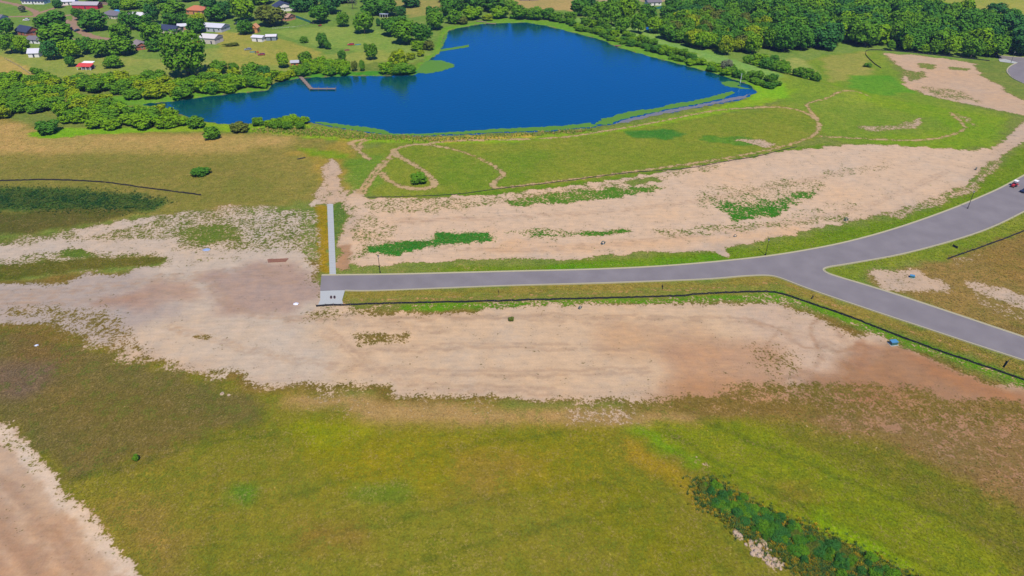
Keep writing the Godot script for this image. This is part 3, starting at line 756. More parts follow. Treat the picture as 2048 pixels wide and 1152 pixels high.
# ---------------------------------------------------------------- lake, road, path
func build_setting() -> void:
	# water
	var wm := StandardMaterial3D.new()
	wm.albedo_color = lin(0.0, 0.29, 0.37)
	wm.metallic = 0.85
	wm.metallic_specular = 0.5
	var nt := NoiseTexture2D.new()
	nt.width = 1024
	nt.height = 1024
	nt.seamless = true
	nt.as_normal_map = true
	nt.bump_strength = 2.0
	var fn := FastNoiseLite.new()
	fn.frequency = 0.03
	fn.fractal_octaves = 4
	nt.noise = fn
	wm.normal_enabled = true
	wm.normal_texture = nt
	wm.normal_scale = 0.5
	var rt := NoiseTexture2D.new()
	rt.width = 512
	rt.height = 512
	rt.seamless = true
	var rf := FastNoiseLite.new()
	rf.frequency = 0.012
	rf.fractal_octaves = 4
	rt.noise = rf
	wm.roughness_texture = rt
	wm.roughness = 0.09
	wm.uv1_triplanar = true
	wm.uv1_world_triplanar = true
	wm.uv1_scale = Vector3.ONE / 80.0
	var big := Geometry2D.offset_polygon(lake, 4.0)[0]
	var w := sheet("lake", big, WATER, wm)
	w.set_meta("kind", "structure")
	var pond := sheet("pond", pv([100.8,-547.5,109.3,-552.6,110.1,-544.3,106.0,-537.8,101.0,-539.4]), 0.02, wm)
	pond.set_meta("kind", "structure")
	# floating plants
	for a in [
		["green floating water plants around the point at the north shore", [-60.2,-449.9,-51.2,-457.0,-45.3,-455.8,-37.6,-447.5,-36.2,-441.8,-43.3,-431.7,-51.4,-426.3,-58.2,-427.4], "mat_green"],
		["narrow tongue of green water plants reaching into the lake", [-58.3,-474.5,-49.7,-483.7,-38.6,-490.4,-30.0,-497.3,-30.3,-490.4,-40.5,-483.7,-48.6,-478.4,-52.2,-466.9,-55.0,-461.9], "mat_green"],
		["green water plants along the lake's inlet corner", [-55.6,-525.2,-47.8,-537.7,-47.3,-513.1,-48.0,-487.7,-51.6,-482.4], "mat_green"],
		["long green belt of water plants along the near shore", [-100.5,-340.5,-91.9,-338.3,-81.2,-335.4,-65.3,-329.7,-57.4,-323.5,-42.4,-323.5,-25.5,-326.2,-5.9,-330.4,18.9,-333.3,39.4,-338.3,44.0,-334.0,18.7,-327.6,-5.9,-325.6,-30.1,-322.1,-46.9,-320.8,-59.1,-321.5,-74.6,-326.9,-93.7,-335.4], "mat_green"],
		["broad green belt of water plants off the right-hand near shore", [41.3,-337.0,46.4,-344.4,56.3,-352.1,66.4,-358.4,73.2,-359.2,85.3,-367.5,103.5,-376.0,117.0,-385.8,125.8,-391.3,125.9,-387.6,116.6,-377.8,98.8,-367.5,81.1,-359.2,69.4,-352.1,55.1,-342.9,47.9,-335.6], "mat_green"],
		["grey lavender pondweed between green belt and right-hand shore", [48.0,-334.1,56.3,-342.2,69.6,-350.5,81.3,-357.6,99.0,-365.8,116.2,-376.0,127.0,-381.3,134.1,-386.7,129.0,-378.6,106.7,-366.6,85.6,-355.2,68.2,-345.2,54.3,-336.3], "mat_grey"],
		["small green raft of water plants in the lake's right corner", [122.7,-408.7,129.8,-410.7,134.0,-406.7,131.2,-400.8,136.5,-395.1,131.0,-396.0,123.7,-400.8], "mat_green"]]:
		var pl := pv(a[1])
		var fine := PackedVector2Array()
		for i in pl.size():
			var p := pl[i]
			var q := pl[(i + 1) % pl.size()]
			var n := maxi(int(p.distance_to(q) / 1.2), 1)
			for k in n:
				var v := p.lerp(q, float(k) / n)
				fine.append(v + Vector2(hn.get_noise_2d(v.x * 18, v.y * 18), hn.get_noise_2d(v.x * 18 + 99, v.y * 18)) * 1.6)
		if Geometry2D.triangulate_polygon(fine).is_empty(): fine = pl
		var o := sheet("water_plants", fine, WATER + 0.06, mats[a[2]], 0.05)
		tag(o, a[0], "water plants", "", "stuff")
	# road
	var up := smooth(pv([-62.4,-192.3,-36.8,-192.9,-4.0,-194.5,29.2,-196.1,54.6,-198.6,81.1,-203.2,99.8,-208.0,120.0,-215.1,142.8,-225.7,168.7,-240.0,189.6,-252.9,203.8,-262.4,230.1,-281.6,283.9,-320.4]), 6)
	var low := smooth(pv([-60.8,-183.3,-41.8,-183.6,-3.8,-186.3,28.4,-188.0,61.1,-190.2,76.3,-192.3,83.8,-192.6,87.4,-191.1,92.3,-186.5,98.3,-181.3,110.0,-172.0,120.9,-163.6,131.1,-155.7,143.5,-146.4,162.6,-132.4]), 6)
	var isl := smooth(pv([167.8,-139.1,149.8,-156.1,140.3,-164.3,132.2,-171.2,121.4,-180.2,113.1,-186.5,107.5,-190.5,104.2,-193.2,103.2,-195.4,104.0,-197.0,106.8,-198.3,114.0,-200.3,133.6,-206.3,155.7,-215.5,175.9,-225.7,197.4,-239.5,221.9,-256.2,270.7,-289.4]), 6)
	var poly := PackedVector2Array()
	poly.append_array(up)
	var r := isl.duplicate()
	r.reverse()
	poly.append_array(r)
	r = low.duplicate()
	r.reverse()
	poly.append_array(r)
	var road := sheet("road", poly, 0.03, mats["asphalt"])
	road.set_meta("kind", "structure")
	kerb(pv([-62.4,-192.3,-36.8,-192.9,-4.0,-194.5,29.2,-196.1,54.6,-198.6,81.1,-203.2,99.8,-208.0,120.0,-215.1,142.8,-225.7,168.7,-240.0,189.6,-252.9,203.8,-262.4,230.1,-281.6,283.9,-320.4]), -1.0)
	kerb(pv([-52.9,-183.6,-41.8,-183.6,-3.8,-186.3,28.4,-188.0,61.1,-190.2,76.3,-192.3,83.8,-192.6,87.4,-191.1,92.3,-186.5,98.3,-181.3,110.0,-172.0,120.9,-163.6,131.1,-155.7,143.5,-146.4,162.6,-132.4]), 1.0)
	kerb(pv([167.8,-139.1,149.8,-156.1,140.3,-164.3,132.2,-171.2,121.4,-180.2,113.1,-186.5,107.5,-190.5,104.2,-193.2,103.2,-195.4,104.0,-197.0,106.8,-198.3,114.0,-200.3,133.6,-206.3,155.7,-215.5,175.9,-225.7,197.4,-239.5,221.9,-256.2,270.7,-289.4]), 1.0)
	# far cul-de-sac on the right
	var cds := sheet("road", pv([320.6,-466.4,329.6,-462.7,354.2,-455.3,398.8,-437.9,336.4,-357.1,300.0,-373.7,299.6,-399.3,299.4,-413.2,302.1,-423.6,306.4,-432.3,314.0,-441.3,322.0,-448.2,315.5,-456.5]), 0.03, mats["asphalt"])
	cds.set_meta("kind", "structure")
	kerb(pv([322.0,-448.2,314.0,-441.3,306.4,-432.3,302.1,-423.6,299.4,-413.2,299.6,-399.3,300.0,-373.7]), 1.0)
	kerb(pv([320.6,-466.4,329.6,-462.7,354.2,-455.3,398.8,-437.9]), -1.0)
	var apron := sheet("pavement", pv([315.1,-456.5,320.1,-457.8,323.4,-449.4,320.0,-447.0,313.3,-451.8]), 0.04, mats["pale_concrete"], 0.1)
	apron.set_meta("kind", "structure")
	# concrete path running to the lake, slab by slab
	var path := Node3D.new()
	path.name = "path"
	add_child(path)
	path.set_meta("kind", "structure")
	var pa := pv([-59.8,-192.6,-72.4,-245.2])
	var pb := pv([-57.7,-192.6,-70.1,-245.2])
	for i in 34:
		var t0 := i / 34.0
		var t1 := (i + 0.96) / 34.0
		var q := PackedVector2Array([pa[0].lerp(pa[1], t0), pb[0].lerp(pb[1], t0), pb[0].lerp(pb[1], t1), pa[0].lerp(pa[1], t1)])
		sheet("slab", q, 0.035 + 0.012 * sin(i * 2.7), mats["pale_concrete"], 0.2, path)
	# storm outlet at the road's end: sloping slab with two pipe mouths, flat apron below
	var c := pv([-60.6,-183.0,-52.9,-183.3,-52.7,-178.0,-59.5,-178.0,-59.6,-175.5,-52.0,-175.8])
	var h := thing("storm_outlet", "pale concrete storm drain slope with two pipe mouths at the road's end", "drain", Vector3(c[3].x, 0, c[3].y))
	var off := Vector3(c[3].x, 0, c[3].y)
	var s := st_new()
	var q: Array[Vector3] = []
	for v in c: q.append(Vector3(v.x, 0, v.y) - off)
	var a0 := q[0] + Vector3(0, 0.12, 0)
	var a1 := q[1] + Vector3(0, 0.12, 0)
	var b0 := q[3] + Vector3(0, 0.0, 0)
	var b1 := q[2] + Vector3(0, 0.0, 0)
	quad(s, a0, a1, b1, b0)
	for e in [[a0, b0], [a1, b1]]:
		quad(s, e[0], e[1], e[1] - Vector3(0, 0.5, 0), e[0] - Vector3(0, 0.5, 0))
	quad(s, b0, b1, b1 - Vector3(0, 0.4, 0), b0 - Vector3(0, 0.4, 0))
	inst("slope", done(s), mats["pale_concrete"], h)
	s = st_new()
	quad(s, b0 - Vector3(0, 0.03, 0), b1 - Vector3(0, 0.03, 0), q[5] - Vector3(0, 0.06, 0), q[4] - Vector3(0, 0.06, 0))
	quad(s, q[4] - Vector3(0, 0.06, 0), q[5] - Vector3(0, 0.06, 0), q[5] - Vector3(0, 0.4, 0), q[4] - Vector3(0, 0.4, 0))
	inst("apron", done(s), mats["pale_concrete"], h)
	for k in [0.48, 0.63]:
		var p := b0.lerp(b1, k).lerp(a0.lerp(a1, k), 0.28)
		var up2 := (a0 - b0).normalized()
		s = st_new()
		var ring: Array[Vector3] = []
		for i in 16:
			ring.append(p + Vector3(cos(TAU * i / 16) * 0.32, 0, 0) + up2 * sin(TAU * i / 16) * 0.75 + Vector3(0, 0.02, 0))
		for i in 16:
			tri(s, p + Vector3(0, 0.015, 0), ring[i], ring[(i + 1) % 16])
		inst("pipe_mouth", done(s), mats["dark_opening"], h)
		s = st_new()
		for i in 16:
			var u := ring[i] - p
			var v := ring[(i + 1) % 16] - p
			quad(s, ring[i] + Vector3(0, .05, 0), ring[(i + 1) % 16] + Vector3(0, .05, 0), p + v * 1.22 + Vector3(0, .02, 0), p + u * 1.22 + Vector3(0, .02, 0))
		inst("pipe_rim", done(s), mats["rust"], h)

# ---------------------------------------------------------------- trees
const MARKS := [["the long navy-roofed white house", -413.87, -640.24], ["the raspberry red barn", -358.15, -619.05], ["the navy-roofed house near the white car", -354.97, -527.85], ["the low grey-roofed house", -333.46, -502.53],
	["the white gabled shed", -313.30, -465.15], ["the grey hip-roofed tan house", -319.23, -583.88], ["the flat white-roofed house", -297.94, -582.03], ["the terracotta-roofed house", -257.63, -599.06],
	["the dark blue-roofed house", -253.04, -532.55], ["the white metal workshop", -221.29, -538.93], ["the cream barn", -211.05, -502.53], ["the brown-roofed house on the pasture", -253.86, -485.90], ["the orange playhouse", -189.41, -532.55],
	["the white-gabled house with navy roof", -191.18, -610.91], ["the pale blue pavilion", -102.27, -583.88], ["the red-roofed field shed", -264.57, -434.51], ["the cabin above the dock", -136.53, -442.41], ["the weeping tree", -69.88, -430.10],
	["the green point in the lake", -48.45, -441.27], ["the lake's inlet corner", -51.69, -535.72], ["the old fishing platform", -21.12, -567.60], ["the lake's far right end", 32.83, -552.10], ["the small pond", 105.11, -543.80], ["the grey-roofed brick house", 143.18, -612.93],
	["the middle of the dam", 125.18, -471.47], ["the dam's outer foot", 153.35, -432.29], ["the hilltop silt fence", 241.18, -477.94], ["the far graded lot", 281.70, -465.15], ["the far cul-de-sac", 321.05, -452.94], ["the tan field at the top right", 390.71, -610.91]]

func crown_mesh(key: String, seed_: int, lobes: int, y0: float, y1: float, n: int, leaf: float, shape := 0) -> ArrayMesh:
	if meshes.has(key): return meshes[key]
	var g := RandomNumberGenerator.new()
	g.seed = seed_
	var cs: Array[Vector3] = []
	var rs: Array[float] = []
	var tone: Array[float] = []
	var mid := (y0 + y1) * 0.5
	var hh := (y1 - y0) * 0.5
	for i in lobes:
		var a := TAU * (i * 0.618034 + g.randf() * 0.15)
		var v := -0.75 + 1.55 * (i + 0.5) / lobes
		if shape == 1: v = -0.9 + 1.6 * (i + 0.5) / lobes
		var rad := sqrt(maxf(1.0 - v * v * (0.75 if v > 0 else 0.45), 0.05))
		if shape == 2: rad = 1.0 - 0.55 * maxf(v, 0.0)
		var rr := g.randf_range(0.15, 0.24)
		var d := (0.5 - rr) * rad * g.randf_range(0.55, 1.0)
		cs.append(Vector3(cos(a) * d, mid + v * (hh - rr * 0.75), sin(a) * d))
		rs.append(rr)
		tone.append(g.randf_range(0.82, 1.2))
	cs.append(Vector3(0, mid, 0)); rs.append(0.30); tone.append(0.9)
	var vs := PackedVector3Array()
	var ns := PackedVector3Array()
	var co := PackedColorArray()
	var ix := PackedInt32Array()
	var ar := hh / 0.5
	for i in n:
		var k := g.randi() % cs.size()
		var dir := Vector3(g.randfn(), g.randfn(), g.randfn()).normalized()
		var p := cs[k] + dir * rs[k] * g.randf_range(0.66, 1.16) * Vector3(1, minf(ar, 1.0), 1)
		if p.y < y0 * 0.8: continue
		var buried := false
		for j in cs.size():
			if j != k and cs[j].distance_to(p) < rs[j] * 0.62:
				buried = true
				break
		if buried: continue
		var nn := (dir + Vector3(g.randfn(), g.randfn() + 0.4, g.randfn()) * 0.5).normalized()
		var u := nn.cross(Vector3(g.randfn(), g.randfn(), g.randfn())).normalized()
		var w := nn.cross(u)
		var sz := leaf * g.randf_range(0.6, 1.35)
		var c := tone[k] * g.randf_range(0.78, 1.22)
		var col := Color(c * g.randf_range(0.9, 1.15), c, c * g.randf_range(0.8, 1.1))
		var b := vs.size()
		for e in [Vector2(-1, -0.55), Vector2(0.1, -0.9), Vector2(1, 0.1), Vector2(0.25, 0.95), Vector2(-0.8, 0.6)]:
			vs.append(p + (u * e.x + w * e.y) * sz + nn * sz * 0.25 * g.randf_range(-1, 1))
			ns.append(nn)
			co.append(col)
		ix.append_array([b, b + 2, b + 1, b, b + 3, b + 2, b, b + 4, b + 3])
	var arr := []
	arr.resize(Mesh.ARRAY_MAX)
	arr[Mesh.ARRAY_VERTEX] = vs
	arr[Mesh.ARRAY_NORMAL] = ns
	arr[Mesh.ARRAY_COLOR] = co
	arr[Mesh.ARRAY_INDEX] = ix
	var m := ArrayMesh.new()
	m.add_surface_from_arrays(Mesh.PRIMITIVE_TRIANGLES, arr)
	meshes[key] = m
	return m

func trunk_mesh(key: String, seed_: int, top: float, r: float) -> ArrayMesh:
	if meshes.has(key): return meshes[key]
	var g := RandomNumberGenerator.new()
	g.seed = seed_
	var s := st_new()
	var lean := Vector3(g.randf_range(-0.04, 0.04), 0, g.randf_range(-0.04, 0.04))
	tube(s, Vector3(0, -0.02, 0), Vector3(0, top * 0.5, 0) + lean * 0.5, r, r * 0.75)
	tube(s, Vector3(0, top * 0.5, 0) + lean * 0.5, Vector3(0, top, 0) + lean, r * 0.75, r * 0.35)
	for i in 5:
		var a := TAU * (i * 0.618 + 0.1 * g.randf())
		var b := Vector3(0, top * g.randf_range(0.45, 0.8), 0) + lean * 0.5
		tube(s, b, b + Vector3(cos(a) * 0.28, g.randf_range(0.1, 0.25), sin(a) * 0.28), r * 0.45, r * 0.12, 5)
	var m := done(s)
	meshes[key] = m
	return m

func tree(called: String, label: String, group: String, x: float, z: float, w: float, h: float, kind: String, form := "") -> Node3D:
	if form == "":
		form = "bush" if h < w * 0.72 else "oak"
	var v := rng.randi() % 4
	var t := thing(called, label, "shrub" if form in ["bush", "scrub"] else "tree", Vector3(x, ground_y(x, z) - 0.05, z), rng.randf() * TAU, group)
	t.scale = Vector3(w * rng.randf_range(0.94, 1.06), h, w)
	var cm: ArrayMesh
	var tm: ArrayMesh
	match form:
		"bush":
			cm = crown_mesh("bush%d" % v, 100 + v, 9, 0.0, 1.0, 1500, 0.046, 0)
			tm = trunk_mesh("stem%d" % v, 10 + v, 0.5, 0.02)
		"scrub":
			cm = crown_mesh("scrub%d" % v, 600 + v, 17, 0.0, 1.0, 3000, 0.028, 0)
			tm = trunk_mesh("stem%d" % v, 10 + v, 0.5, 0.02)
		"giant":
			cm = crown_mesh("giant", 77, 26, 0.10, 1.0, 6500, 0.026, 0)
			tm = trunk_mesh("giant_trunk", 78, 0.7, 0.035)
		"tall":
			cm = crown_mesh("tall%d" % v, 300 + v, 12, 0.12, 1.0, 1700, 0.045, 1)
			tm = trunk_mesh("tall_trunk%d" % v, 30 + v, 0.7, 0.025)
		"weep":
			cm = crown_mesh("weep%d" % v, 400 + v, 12, 0.03, 1.0, 2200, 0.04, 2)
			tm = trunk_mesh("weep_trunk%d" % v, 40 + v, 0.6, 0.03)
		"bare":
			cm = crown_mesh("bare%d" % v, 500 + v, 8, 0.2, 1.0, 260, 0.03, 0)
			tm = trunk_mesh("bare_trunk%d" % v, 50 + v, 0.95, 0.03)
		_:
			cm = crown_mesh("oak%d" % v, 200 + v, 14, 0.10, 1.0, 2100, 0.043, 0)
			tm = trunk_mesh("oak_trunk%d" % v, 20 + v, 0.6, 0.03)
	inst("trunk", tm, mats["bark"], t)
	inst("crown", cm, mats["leaf_" + kind], t)
	return t

func tone_word(k: String) -> String:
	return {"dark": "dark green", "deep": "deep blue-green", "mid": "mid green", "bright": "bright green", "lime": "yellow-green", "olive": "olive green", "yellow": "yellowish", "grey": "grey-green", "gold": "golden"}[k]

func placed(p: Vector2, marks: Array) -> String:      # where a thing stands, told by the nearest landmark
	var best := 1e9
	var out := ""
	for k in marks:
		var q := Vector2(k[1], k[2])
		var d := q.distance_to(p)
		if d < best:
			best = d
			var e := p - q
			var far := p.normalized().dot(e)
			var side := p.normalized().orthogonal().dot(e)
			out = ("behind " if far > 0 else "in front of ") if absf(far) > absf(side) * 1.3 else ("left of " if e.x < 0 else "right of ")
			out += k[0]
	return out

func portion(p: Vector2, lo: Vector2, hi: Vector2) -> String:
	var u := (p.x - lo.x) / (hi.x - lo.x)
	var v := (p.y - lo.y) / (hi.y - lo.y)
	return ["left end", "left middle", "centre", "right middle", "right end"][clampi(int(u * 5.0), 0, 4)] + (" near side, " if v > 0.5 else " far side, ")

func sized(w: float, mid: float) -> String:
	return "broad " if w > mid * 1.15 else ("slender " if w < mid * 0.8 else "")

func trees(rows: Array, called: String, where: String, group: String, form := "") -> void:
	for r in rows:
		var bush: bool = form == "bush" or (form == "" and r[3] < r[2] * 0.72)
		tree(called if not bush else "leafy_shrub", "%s%s %s %s" % [sized(r[2], 13.0), tone_word(r[4]), "shrub" if bush else "tree", placed(Vector2(r[0], r[1]), MARKS) if where == "" else where], ("plants " + placed(Vector2(r[0], r[1]), MARKS)) if where == "" else group, r[0], r[1], r[2], r[3], r[4], form)

func wood(poly: PackedVector2Array, spacing: float, kinds: Array, wr: Vector2, hr: Vector2, called: String, where: String, group: String, form := "") -> void:
	var lo := Vector2(1e9, 1e9)
	var hi := -lo
	for p in poly:
		lo = lo.min(p)
		hi = hi.max(p)
	var row := 0
	var z := lo.y
	while z < hi.y:
		var x := lo.x + (spacing * 0.5 if row % 2 else 0.0)
		while x < hi.x:
			var p := Vector2(x + rng.randf_range(-0.4, 0.4) * spacing, z + rng.randf_range(-0.4, 0.4) * spacing)
			var keep := Geometry2D.is_point_in_polygon(p, poly)
			var k: String = kinds[rng.randi() % kinds.size()]
			var w := rng.randf_range(wr.x, wr.y)
			var h := rng.randf_range(hr.x, hr.y)
			if keep and lake_depth(p) < -0.5:
				var bush := form == "bush"
				tree(called, "%s%s %s%s%s" % [sized(w, (wr.x + wr.y) * 0.5), tone_word(k), "shrub" if bush else "tree", "," if bush else " ", (" " + portion(p, lo, hi) + where) if form == "bush" else placed(p, MARKS)], group if form == "bush" else "plants " + placed(p, MARKS), p.x, p.y, w, h, k, form)
			x += spacing
		z += spacing * 0.87
		row += 1

func build_trees() -> void:
	# single trees one can point to
	for a in [
		["great broad tree towering over the shrubs beside the lake's west end", "giant", [[-194.7,-419.4,29.2,27.5,"mid"]]],
		["round bright shrub ringed by a dirt track on the lawn", "bush", [[-38.6,-264.9,8.3,4.8,"mid"]]],
		["dark low shrub alone in the straw-coloured meadow", "bush", [[-132.7,-273.6,9.2,3.3,"dark"]]],
		["dark shrub at the left foot of the lakeside thicket", "bush", [[-225.4,-323.8,13.1,6.2,"dark"]]],
		["small bright shrub standing forward of the lakeside thicket", "bush", [[-143.1,-316.4,9.1,6.5,"mid"]]],
		["olive shrub beside the small bright one at the water's edge", "bush", [[-132.9,-325.8,10.3,5.0,"olive"]]],
		["rounded green shrub on the shore right of the west tip", "bush", [[-156.3,-331.4,9.9,6.2,"mid"]]],
		["weeping yellow-green tree on the north shore by the point", "weep", [[-69.9,-430.1,13.5,14.0,"lime"]]],
		["oval dark tree alone on the back lawn, dark shade below", "oak", [[-128.3,-550.4,10.3,11.3,"mid"]]],
		["large round tree alone on the back lawn right of the oval one", "oak", [[-108.2,-529.4,16.2,15.3,"mid"]]],
		["small slim conifer-like tree between the lawn trees", "tall", [[-101.9,-552.1,4.2,6.3,"deep"]]],
		["leafless grey tree at the edge of the back lawn", "bare", [[-133.5,-615.0,10.9,9.5,"grey"]]],
		["low dark shrub on the pasture right of the red-roofed shed", "bush", [[-248.8,-437.9,13.4,7.6,"mid"]]],
		["small tree beside the red-roofed shed", "oak", [[-277.2,-441.3,7.6,6.5,"dark"]]],
		["tall bright tree rising behind the orange playhouse", "oak", [[-208.9,-567.6,21.1,19.3,"bright"]]],
		["compact dark tree left of the orange playhouse", "oak", [[-194.8,-526.3,12.4,10.3,"dark"]]],
		["wide olive tree in front of the brick house", "oak", [[-184.1,-553.8,24.5,15.4,"olive"]]],
		["small tree with mauve foliage beside the lane junction", "oak", [[-403.5,-603.0,5.8,5.5,"grey"]]],
		["low tree among the dock-side meadow, upper of the pair", "bush", [[-145.6,-501.1,6.7,4.9,"mid"]]],
		["tree with a spreading crown in the middle of the dock-side meadow", "oak", [[-129.2,-485.9,8.2,10.6,"dark"]]],
		["small dark tree touching the spreading meadow tree", "oak", [[-124.8,-483.2,4.8,5.2,"dark"]]],
		["dark round-headed tree in the meadow above the dock shrubs", "oak", [[-109.3,-454.1,6.1,7.1,"dark"]]],
		["slim leaning tree left of the pale-footed meadow tree", "tall", [[-97.6,-475.3,3.7,6.6,"mid"]]],
		["pale-footed two-tone tree in the meadow by the bare patch", "oak", [[-90.4,-456.5,8.4,10.6,"mid"]]],
		["small lone shrub in the grass of the right-hand slope", "bush", [[223.2,-440.1,5.7,2.7,"mid"]]],
		["pale grey-green shrub on the dam's waterside slope", "bush", [[131.8,-430.1,9.2,6.8,"grey"]]]]:
		for r in a[2]:
			tree("tree" if a[1] != "bush" else "leafy_shrub", a[0], "", r[0], r[1], r[2], r[3], r[4], a[1])
	trees([[-340.6,-535.7,27.5,14.8,"dark"],
	[-311.0,-488.6,28.2,15.5,"mid"],
	[-333.4,-472.8,12.7,13.4,"mid"],
	[-324.3,-471.5,10.7,12.1,"bright"],
	[-366.6,-521.7,13.8,12.4,"dark"],
	[-297.3,-457.8,13.6,12.2,"deep"],
	[-287.6,-460.2,14.3,11.6,"bright"],
	[-310.6,-538.9,22.4,15.2,"dark"],
	[-341.6,-572.9,9.5,9.8,"dark"],
	[-383.8,-621.1,10.2,7.1,"deep"],
	[-286.3,-542.2,18.0,13.3,"dark"],
	[-274.4,-538.9,16.4,11.8,"dark"],
	[-277.8,-509.8,17.8,11.8,"mid"],
	[-257.2,-468.9,18.6,12.8,"mid"],
	[-269.2,-463.9,14.4,11.7,"mid"],
	[-282.7,-471.5,12.7,11.3,"dark"],
	[-253.1,-505.4,19.1,13.0,"mid"],
	[-241.7,-479.2,12.8,8.0,"dark"],
	[-331.1,-619.0,21.1,9.0,"dark"],
	[-319.9,-615.0,18.5,9.1,"bright"],
	[-296.2,-597.1,18.8,12.1,"mid"],
	[-276.3,-558.9,12.3,15.7,"deep"],
	[-270.3,-583.9,23.3,13.2,"mid"],
	[-262.1,-557.2,15.4,9.1,"dark"],
	[-253.9,-558.9,13.1,8.5,"dark"],
	[-253.6,-615.0,18.5,9.9,"deep"],
	[-232.2,-569.4,18.8,12.3,"dark"],
	[-240.3,-555.5,14.6,9.2,"lime"],
	[-232.5,-531.0,14.8,11.0,"dark"],
	[-226.3,-578.4,14.3,14.4,"deep"],
	[-216.5,-638.1,24.3,9.1,"bright"],
	[-173.9,-606.9,20.7,13.8,"deep"],
	[-149.0,-562.3,17.8,14.6,"dark"],
	[-172.7,-627.4,17.1,10.2,"deep"],
	[-147.7,-599.1,18.9,15.4,"deep"],
	[-193.8,-642.4,17.5,7.8,"dark"],
	[-113.5,-593.3,20.3,13.5,"dark"],
	[-100.7,-589.5,18.6,13.5,"dark"],
	[-89.5,-587.6,9.7,8.4,"deep"],
	[-86.1,-625.3,21.3,9.0,"deep"],
	[-59.5,-644.6,13.1,5.4,"dark"],
	[-363.0,-649.1,26.4,4.8,"dark"],
	[-303.9,-644.6,26.3,7.3,"deep"],
	[-283.7,-649.1,17.6,6.1,"dark"],
	[-146.2,-644.6,21.9,7.5,"deep"],
	[-125.1,-649.1,22.0,7.6,"dark"]],
		"tree", "", "trees among the houses")
	trees([[-213.2,-408.1,9.4,7.1,"mid"],
	[-206.8,-408.1,8.2,7.2,"mid"],
	[-177.9,-424.7,12.2,8.3,"mid"],
	[-87.9,-521.7,17.4,13.5,"dark"],
	[-74.2,-499.7,20.3,16.3,"mid"],
	[-63.0,-496.9,16.7,15.1,"dark"],
	[-83.3,-535.7,14.9,11.8,"dark"],
	[-63.5,-479.2,10.8,7.4,"bright"],
	[-56.3,-481.9,9.5,6.2,"olive"],
	[-62.7,-576.5,15.1,10.2,"dark"],
	[-57.1,-542.2,15.8,13.4,"mid"],
	[-50.0,-587.6,16.9,13.6,"dark"],
	[-142.5,-437.9,8.4,9.9,"bright"],
	[-130.8,-445.9,9.5,8.3,"mid"],
	[-76.4,-424.7,11.0,7.8,"bright"],
	[-67.5,-423.6,13.4,6.9,"mid"],
	[-62.3,-425.8,9.2,5.4,"mid"],
	[-96.7,-430.1,4.3,6.6,"olive"],
	[-92.0,-430.1,3.7,7.3,"mid"],
	[-133.0,-430.1,7.4,3.8,"bright"],
	[-168.4,-423.6,7.3,7.5,"mid"],
	[-154.2,-413.2,11.9,10.0,"mid"],
	[-146.4,-411.2,8.9,8.4,"deep"],
	[-59.9,-465.2,6.6,4.2,"lime"],
	[-65.6,-457.8,7.1,4.7,"lime"]],
		"tree", "", "trees on the north-west shore")
	trees([[-38.0,-603.0,22.3,16.1,"dark"],
	[-31.3,-576.5,19.0,10.0,"bright"],
	[-16.2,-606.9,24.9,14.4,"dark"],
	[-9.6,-580.2,16.7,9.4,"bright"],
	[6.4,-578.4,18.3,10.9,"mid"],
	[18.2,-574.7,15.0,10.2,"mid"],
	[27.8,-578.4,16.7,8.5,"dark"],
	[34.5,-569.4,12.6,7.1,"mid"],
	[-19.3,-572.9,11.0,4.8,"lime"],
	[-44.2,-562.3,15.5,10.7,"mid"],
	[-38.2,-558.9,10.0,5.6,"olive"],
	[-27.7,-635.9,26.0,8.9,"dark"],
	[-1.7,-615.0,16.8,7.4,"mid"],
	[55.2,-591.4,18.7,13.6,"dark"],
	[59.8,-562.3,13.2,10.9,"mid"],
	[45.3,-565.8,11.7,6.3,"mid"],
	[68.7,-565.8,15.6,16.4,"mid"],
	[75.2,-548.8,15.2,19.1,"mid"],
	[87.2,-558.9,16.2,20.1,"bright"],
	[92.3,-526.3,12.4,15.5,"mid"],
	[102.3,-552.1,15.3,16.8,"dark"],
	[80.5,-523.2,12.4,10.2,"mid"],
	[67.7,-538.9,11.2,7.6,"mid"],
	[102.9,-572.9,8.7,7.4,"lime"],
	[86.8,-610.9,20.9,9.6,"dark"],
	[65.3,-635.9,17.3,6.8,"deep"],
	[99.3,-610.9,18.4,9.8,"mid"]],
		"tree", "", "trees at the lake's far end")
	# hedge line on the left
	trees([[-291.2,-425.8,6.1,3.9,"mid"],
	[-285.7,-421.5,6.7,4.1,"mid"],
	[-279.1,-416.3,6.6,3.8,"bright"],
	[-272.7,-411.2,6.5,3.7,"mid"],
	[-265.8,-405.2,6.4,3.7,"bright"],
	[-259.6,-400.3,5.8,3.1,"mid"]], "tree", "in the hedge row at the left edge of the pasture", "hedge row shrubs", "bush")
	# thickets west and north-west of the lake
	wood(pv([-309.2,-406.1,-303.5,-411.2,-286.9,-413.2,-261.4,-399.3,-251.4,-386.2,-227.3,-377.2,-210.3,-362.0,-173.9,-344.6,-164.8,-332.9,-178.4,-328.6,-207.2,-327.2,-222.5,-332.9,-238.3,-352.3,-255.6,-350.8,-262.2,-344.6,-268.0,-341.6]), 8.0, ["bright", "bright", "mid", "lime", "bright", "mid"], Vector2(9.0, 13.0), Vector2(4.4, 7.4), "leafy_shrub", "in the thicket at the lake's west tip", "thicket shrubs at the west tip", "bush")
	wood(pv([-259.2,-403.2,-235.3,-411.2,-211.9,-405.2,-197.8,-399.3,-179.8,-413.2,-155.9,-413.2,-145.0,-421.5,-140.0,-399.3,-156.4,-388.0,-177.6,-377.2,-206.4,-373.7,-217.4,-382.5,-245.8,-386.2]), 8.0, ["bright", "mid", "mid", "lime", "bright"], Vector2(9.5, 14.0), Vector2(4.8, 8.0), "leafy_shrub", "along the north-west bank", "bank shrubs north-west", "bush")
